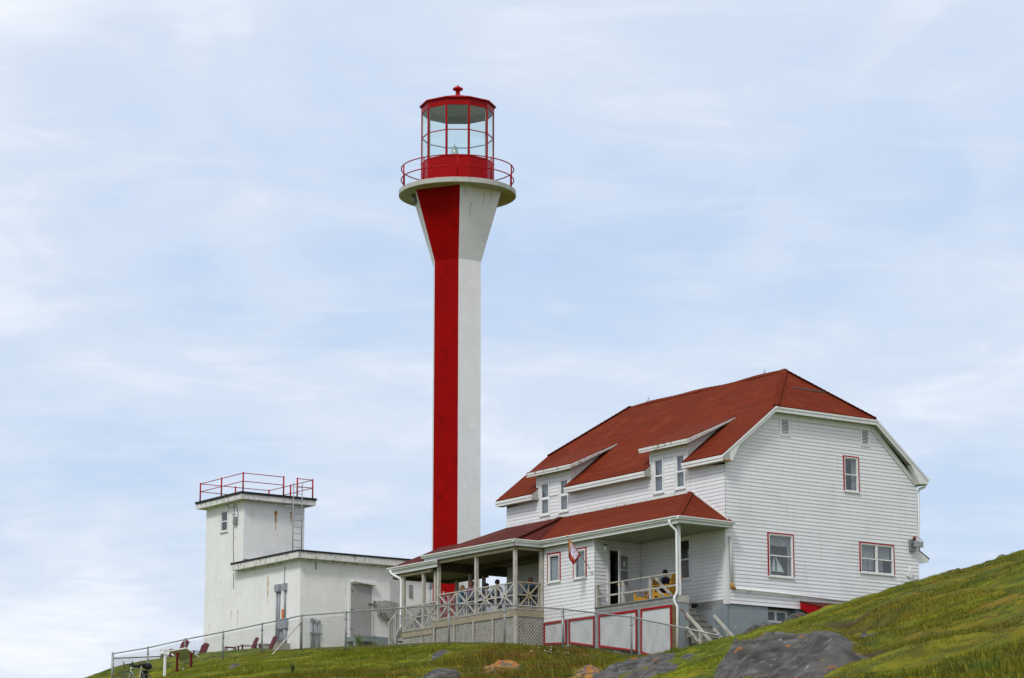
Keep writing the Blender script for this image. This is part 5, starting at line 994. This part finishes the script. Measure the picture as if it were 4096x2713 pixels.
# flag on its pole
fg = thing('house_flag', 'small maroon, gold and white garden flag on an angled pole from the porch bay', 'flag', (-2.22, 5.13, 1.48))
a_, b_ = Vector((-2.22, 5.13, 1.46)), Vector((-3.2, 5.387, 2.79))
part('pole', mat('varnished_pole', (.30, .15, .05), .45, .1), fg, lambda b: (b.tube([a_, b_], .013, 8))); part('finial', brass, fg, lambda b: b.lathe(tuple(b_), [(0, -.03), (.025, -.02), (.03, 0), (.02, .03), (0, .045)], 10)); part('bracket', white_clean, fg, lambda b: b.tube([a_+Vector((0.0, 0, -.03)), a_+Vector((-.10, .02, .12))], .03, 8))
def flagcloth(b):
    A, B = a_.lerp(b_, .94), a_.lerp(b_, .48); Cc, D = Vector((-3.02, 5.18, 1.72)), Vector((-3.2, 5.31, 2.0)); n = 16
    def P(u, v):
        p = A.lerp(B, u); q = D.lerp(Cc, u); w = p.lerp(q, v); f_ = .05*math.sin(u*9+v*3)*v+.03*math.sin(u*17)*v; return w+Vector((-.45*f_, -.7*f_, -.10*math.sin(math.pi*u)*v*(1-.3*v)))
    for i in range(n):
        for j in range(n):
            u, v = (i+.5)/n, (j+.5)/n
            if u < .09 or u > .86 or v > .84 or v < .05: mi = 0
            elif v > .60: mi = 3 if (i*3+j) % 4 == 0 else 0
            elif u < .18: mi = 3
            else: mi = 1 if int(u*13+v*2) % 2 else 2
            b.face([P(i/n, j/n), P((i+1)/n, j/n), P((i+1)/n, (j+1)/n), P(i/n, (j+1)/n)], mi, smooth=True)
part('cloth', [mat('maroon_flag_cloth', (.26, .006, .012), .8, .1), mat('white_flag_cloth', (.72, .66, .74), .8, .05), mat('lilac_flag_cloth', (.42, .33, .52), .8, .05), mat('gold_flag_cloth', (.62, .28, .03), .8, .15)], fg, flagcloth)
# ---------------------------------------------------------------- people
skin = mat('skin', (.42, .22, .15), .55, .06, 8); eyem = mat('eye', (.02, .015, .012), .3)
def person(label, loc, yaw, shirt, trousers, hair, hairlen=0, cap=None, scale=1, lean=0, armf=.3, skincol=None):
    t = thing('person', label, 'person', loc); c_, s_ = math.cos(yaw), math.sin(yaw)
    J = []; E_ = []; Rr = []
    def a(p, r, par=None): J.append(Vector(p)); Rr.append(r); (E_.append((par, len(J)-1)) if par is not None else None); return len(J)-1
    pe = a((0, 0, .50), .135); sp = a((-.03-lean*.3, 0, .66), .125, pe); ch = a((-.05-lean*.7, 0, .86), .142, sp); ub_ = a((-.05-lean, 0, .97), .10, ch); nk = a((-.03-lean, 0, 1.05), .052, ub_)
    h0 = a((.0-lean, 0, 1.11), .068, nk); h1 = a((.01-lean, 0, 1.19), .088, h0); h2 = a((.0-lean, 0, 1.27), .062, h1); a((.105-lean, 0, 1.17), .014, h1)
    for s in (-1, 1): a((.0-lean, s*.088, 1.18), .014, h1)
    for s in (-1, 1):
        hp = a((.04, s*.10, .49), .10, pe); kn = a((.44, s*.14, .50), .066, hp); an = a((.46, s*.14, .12), .042, kn); a((.60, s*.15, .05), .036, an)
        sh = a((-.05-lean, s*.175, .96), .068, ub_); el = a((.02-lean*.6, s*.25, .70), .046, sh); wr = a((armf-lean*.3, s*.17, .70), .030, el); pm = a((armf+.07-lean*.3, s*.155, .70), .034, wr)
        for k in range(4):
            f1 = a((armf+.115-lean*.3, s*.155+(k-1.5)*.020, .705), .0095, pm); f2 = a((armf+.15-lean*.3+(.01 if k in (1, 2) else 0), s*.155+(k-1.5)*.021, .695), .0085, f1); a((armf+.165-lean*.3, s*.155+(k-1.5)*.021, .668), .0075, f2)
        tb = a((armf+.08-lean*.3, s*.155-s*.045, .70), .0105, pm); a((armf+.12-lean*.3, s*.155-s*.055, .69), .009, tb)
    me = bpy.data.meshes.new('tmp'); me.from_pydata([tuple(j) for j in J], E_, []); o = bpy.data.objects.new('tmp', me); sc.collection.objects.link(o)
    sk = o.modifiers.new('s', 'SKIN'); sk.use_smooth_shade = True; 
    lay = me.skin_vertices[0] if me.skin_vertices else None
    if lay is None:
        o.data.skin_vertices
    for i, r in enumerate(Rr): lay.data[i].radius = (r, r); lay.data[i].use_root = (i == 0)
    ss = o.modifiers.new('u', 'SUBSURF'); ss.levels = 1; ss.render_levels = 1
    dg = bpy.context.evaluated_depsgraph_get(); ev = o.evaluated_get(dg); nm = bpy.data.meshes.new_from_object(ev); nm.name = 'body'; bpy.data.objects.remove(o)
    nm.materials.clear()
    for q in (skin, shirt, trousers, black): nm.materials.append(q)
    for p in nm.polygons:
        x, y, z = p.center; mi = 0
        if x > .36 and z < .14 and x < .8 and abs(y) < .25: mi = 3
        elif z < .56 and (x > -.3): mi = 2
        elif z < 1.03 and abs(y) < .30 and x < armf-.06: mi = 1
        if abs(y) < .1 and z > 1.03: mi = 0
        p.material_index = mi; p.use_smooth = True
    def tfm(m_):
        for v in m_.vertices: x, y, z = v.co*scale; v.co = (c_*x-s_*y, s_*x+c_*y, z)
    tfm(nm); bo = bpy.data.objects.new('body', nm); sc.collection.objects.link(bo); bo.parent = t
    hb = MB(); hc = Vector((.0-lean, 0, 1.20)); n, m_ = 18, 12
    def hp_(i, j):
        th = 2*math.pi*i/n; ph = math.pi*j/m_; ph = min(ph, (math.pi*(.36 if math.cos(th) > .35 else (.62 if not hairlen else .95))))
        r = Vector((.112, .098, .118)); p = Vector((math.cos(th)*math.sin(ph)*r.x-.012, math.sin(th)*math.sin(ph)*r.y, math.cos(ph)*r.z*1.02))
        if hairlen and ph > 1.6 and math.cos(th) < .3: p.z -= hairlen*(ph-1.6); p.x -= .02; 
        return hc+p*(1+.03*math.sin(i*5+j*3))
    for i in range(n):
        for j in range(m_): hb.face([hp_(i, j), hp_(i+1, j), hp_(i+1, j+1), hp_(i, j+1)], 0, smooth=True)
    hb.v = [(loc[0]+scale*(c_*x-s_*y), loc[1]+scale*(s_*x+c_*y), loc[2]+scale*z) for x, y, z in hb.v]; hb.build('hair', hair, t)
    ey = MB()
    for s in (-1, 1): ey.lathe((.085-lean, s*.032, 1.195), [(0, -.011), (.010, -.006), (.011, 0), (.010, .006), (0, .011)], 8)
    ey.v = [(loc[0]+scale*(c_*x-s_*y), loc[1]+scale*(s_*x+c_*y), loc[2]+scale*z) for x, y, z in ey.v]; ey.build('eyes', eyem, t)
    return t
cl = lambda n, c: mat(n, c, .85, .12, 9)
navy, blue, purple, grey_s, redsh, teal, trs = cl('navy_jacket', (.008, .011, .028)), cl('turquoise_top', (.04, .22, .38)), cl('purple_top', (.20, .06, .22)), cl('grey_check_shirt', (.16, .15, .17)), cl('dark_red_shirt', (.16, .02, .035)), cl('blue_tshirt', (.03, .10, .21)), cl('dark_trousers', (.012, .013, .02))
hdark, hblond, hauburn, hbald = cl('dark_hair', (.008, .006, .006)), cl('blond_hair', (.24, .15, .07)), cl('auburn_hair', (.13, .045, .02)), cl('cropped_reddish_hair', (.17, .075, .045))
person('person in dark jacket and trousers sitting in the yellow porch chair', (-1.12, 2.30, .05), R(104), navy, trs, hdark, scale=1.0, lean=.10, armf=.30)
DF = .34
person('person with cropped hair and blue t-shirt at the near end of the dining deck', (-2.35, 8.95, DF-.0), R(80), teal, trs, hbald, armf=.32)
person('dark-haired person in a grey shirt, leaning at the deck railing, right of two dark heads', (-2.85, 10.42, DF+.02), R(20), grey_s, trs, hdark)
person('dark-haired person in a dark red shirt, left of two dark heads at the deck railing', (-2.75, 11.28, DF-.04), R(-60), redsh, trs, hdark)
person('person in a purple top with auburn hair at the dining table', (-2.90, 12.10, DF+.13), R(30), purple, trs, hauburn, hairlen=.16)
person('blond person in a turquoise top at the left end of the dining table', (-2.88, 12.78, DF+.02), R(-50), blue, trs, hblond, hairlen=.12)
# dining chairs and tables (black metal)
def bistro(label, x, y, yaw):
    t = thing('dining_chair', label, 'chair', (x, y, DF)); f = Vector((math.cos(yaw), math.sin(yaw), 0)); s = Vector((-f.y, f.x, 0)); o = Vector((x, y, DF))
    part('seat', black, t, lambda b: b.beam(o-f*.2+Vector((0, 0, .43)), o+f*.2+Vector((0, 0, .43)), .40, .03)); part('backrest', black, t, lambda b: (b.beam(o-f*.22-s*.2+Vector((0, 0, .82)), o-f*.22+s*.2+Vector((0, 0, .82)), .02, .16), [b.beam(o-f*.20+s*q*.19+Vector((0, 0, .43)), o-f*.22+s*q*.19+Vector((0, 0, .9)), .02, .02) for q in (-1, 1)]))
    for p in (-1, 1):
        for q in (-1, 1): part('leg', black, t, lambda b: b.beam(o+f*p*.18+s*q*.18, o+f*p*.17+s*q*.17+Vector((0, 0, .42)), .022, .022))
for lab, x, y, yw in (('black dining chair under the person in the blue t-shirt', -2.35, 8.93, 80), ('black dining chair under the person in the grey shirt', -2.85, 10.42, 20), ('black dining chair under the person in the dark red shirt', -2.75, 11.28, -60), ('black dining chair under the person in the purple top', -2.90, 12.10, 30), ('black dining chair under the blond person', -2.88, 12.78, -50)): bistro(lab, x, y, R(yw))
for lab, x, y in (('grey dining table between the people on the deck, right of the middle post', -2.0, 10.1), ('grey dining table beside the person in the purple top', -2.0, 12.4)):
    t = thing('dining_table', lab, 'table', (x, y, DF)); part('tabletop', mat('grey_table', (.12, .12, .125), .5), t, lambda b: b.box(x-.4, x+.4, y-.55, y+.55, DF+.71, DF+.75))
    for p in (-1, 1):
        for q in (-1, 1): part('leg', black, t, lambda b: b.box(x+p*.34-.02, x+p*.34+.02, y+q*.48-.02, y+q*.48+.02, DF, DF+.71))
# ---------------------------------------------------------------- plants and grass
def leafy(name, label, cat, x, y, h, n, spread, col, seed):
    rr = random.Random(seed); z = T1(x, y)
    def f(b):
        for i in range(n):
            a = rr.random()*6.28; r = rr.random()*spread; bx, by = x+r*math.cos(a)*.5, y+r*math.sin(a)*.5; hh = h*(.55+.45*rr.random()); lx, ly = math.cos(a)*r*1.1, math.sin(a)*r*1.1; w = .014
            for k in range(3):
                t0, t1 = k/3, (k+1)/3; q = lambda t: Vector((bx+lx*t*t, by+ly*t*t, z+hh*t*(1.15-.25*t))); ww = lambda t: w*(1-t)+.002
                A, B = q(t0), q(t1); s = Vector((-math.sin(a+.6), math.cos(a+.6), 0)); b.face([A-s*ww(t0), A+s*ww(t0), B+s*ww(t1), B-s*ww(t1)])
    b = MB(); f(b); return tag(b.build(name, mat('lily_leaf_'+str(seed), col, .6, .3, 9)), label, cat)
leafy('lily_clump', 'bright green clump of strap leaves beside the deck step railing', 'plant', -4.35, 18.1, .62, 70, .26, (.13, .20, .01), 3)
leafy('weed_clump', 'low yellowish weeds in front of the grey door platform', 'plant', .2, 24.3, .34, 60, .55, (.12, .15, .02), 4)
leafy('dock_plant', 'dark spiky dock plant standing alone in the lawn bank at left', 'plant', -22.3, -6.9, .42, 26, .10, (.055, .075, .010), 5)
def grassblades(n, smin, smax, vlo, vhi, ln, wd, name, label, seed, patch=None, vpow=1):
    g = np.random.default_rng(seed); s = g.uniform(smin, smax, n); v = vlo+(vhi-vlo)*g.random(n)**vpow
    x = CAM[0]+v*(HF.x+s*RT.x); y = CAM[1]+v*(HF.y+s*RT.y)
    ok = ~((x > -3.65) & (y > -.1)) & ~((x > -.1) & (y > -1.3)) & ~((x > -2.3) & (y > -2.2) & (y < 0)) & ~((x > -3.4) & (y > 24.6))
    for P in ROCKPOLYS:
        c = np.array(P); m_ = (x > c[:, 0].min()-.3) & (x < c[:, 0].max()+.3) & (y > c[:, 1].min()-.3) & (y < c[:, 1].max()+.3) & ok
        idx = np.where(m_)[0]; d = polydist(x[idx], y[idx], P)+fbm(x[idx]*2.5, y[idx]*2.5, 3, 2)*.22; ok[idx[d > -.07]] = False
    so_ = np.zeros(n)
    for (sx, sy, a, b, dpt) in SOIL:
        u = (x-sx)*DIRH.x+(y-sy)*DIRH.y; w = -(x-sx)*DIRH.y+(y-sy)*DIRH.x; so_ = np.maximum(so_, np.exp(-((u/a)**2+(w/b)**2)**1.2))
    ok &= so_ < g.uniform(.25, .7, n)
    x, y = x[ok], y[ok]; n = len(x); z = terr(x, y)
    pt = np.clip((fbm(x*.45, y*.45, 4, 31)+.5), 0, 1); L_ = ln[0]+(ln[1]-ln[0])*g.random(n)**1.5
    he = heath(x, y); L_ = L_*(1+he*(1.6 if patch and vlo > 50 else .5 if patch else 0))
    if patch is not None: L_ = L_*np.clip((pt-.36)*6, .28, patch)
    a = g.uniform(0, 2*np.pi, n); w = wd*g.uniform(.6, 1.3, n); lean = g.uniform(.1, .75, n)*L_; la = g.normal(2.6, 1.3, n)
    co = np.empty((n, 3, 3)); co[:, 0] = np.stack([x-np.cos(a)*w, y-np.sin(a)*w, z-.01], -1); co[:, 1] = np.stack([x+np.cos(a)*w, y+np.sin(a)*w, z-.01], -1); co[:, 2] = np.stack([x+np.cos(la)*lean, y+np.sin(la)*lean, z+L_], -1)
    me = bpy.data.meshes.new(name); me.vertices.add(n*3); me.vertices.foreach_set('co', co.ravel()); me.loops.add(n*3); me.loops.foreach_set('vertex_index', np.arange(n*3)); me.polygons.add(n); me.polygons.foreach_set('loop_start', np.arange(n)*3); me.polygons.foreach_set('loop_total', np.full(n, 3))
    me.materials.append(gb); me.update(calc_edges=True); at = me.attributes.new('rnd', 'FLOAT', 'POINT'); at.data.foreach_set('value', np.repeat(g.random(n), 3).astype(np.float32)); at = me.attributes.new('heath', 'FLOAT', 'POINT'); at.data.foreach_set('value', np.repeat(he, 3).astype(np.float32))
    o = bpy.data.objects.new(name, me); sc.collection.objects.link(o); tag(o, label, 'grass', kind='stuff'); return o
grassblades(380000, .015, .195, 13, 74, (.014, .040), .0055, 'hillside_grass', 'yellow-green grass growing over the right hillside', 41, patch=1.6)
grassblades(220000, -.15, .06, 60, 100, (.02, .075), .008, 'bank_grass', 'long mixed grass on the bank below the fence', 42, patch=2.2, vpow=.8)
grassblades(90000, -.17, .05, 96, 124, (.02, .045), .010, 'lawn_grass', 'short mown lawn grass around the fence and buildings', 43)
def flowers():
    b = MB(); g = random.Random(5); spots = [(-14.6, -9.4, .7, 18), (-13.2, -7.2, .5, 5), (-17.0, 1.0, 5, 5), (-19, 9, 4, 4)]
    for (cx, cy, sp, n) in spots:
        for i in range(n):
            x, y = cx+g.gauss(0, sp*.5), cy+g.gauss(0, sp*.5); z = T1(x, y)+.08+g.random()*.08; r = .014+.012*g.random()
            b.face([(x+r*math.cos(k*math.pi/3), y+r*math.sin(k*math.pi/3)*.8, z+r*.6*math.sin(k*math.pi/3)) for k in range(6)]); b.tube([(x, y, z-.2), (x, y, z)], .003, 3, mi=1)
    tag(b.build('wildflowers', [mat('white_petals', (.75, .75, .70), .7), mat('flower_stem', (.08, .12, .01))]), 'scattered small white wildflowers in the bank grass', 'wildflowers', kind='stuff')
flowers()
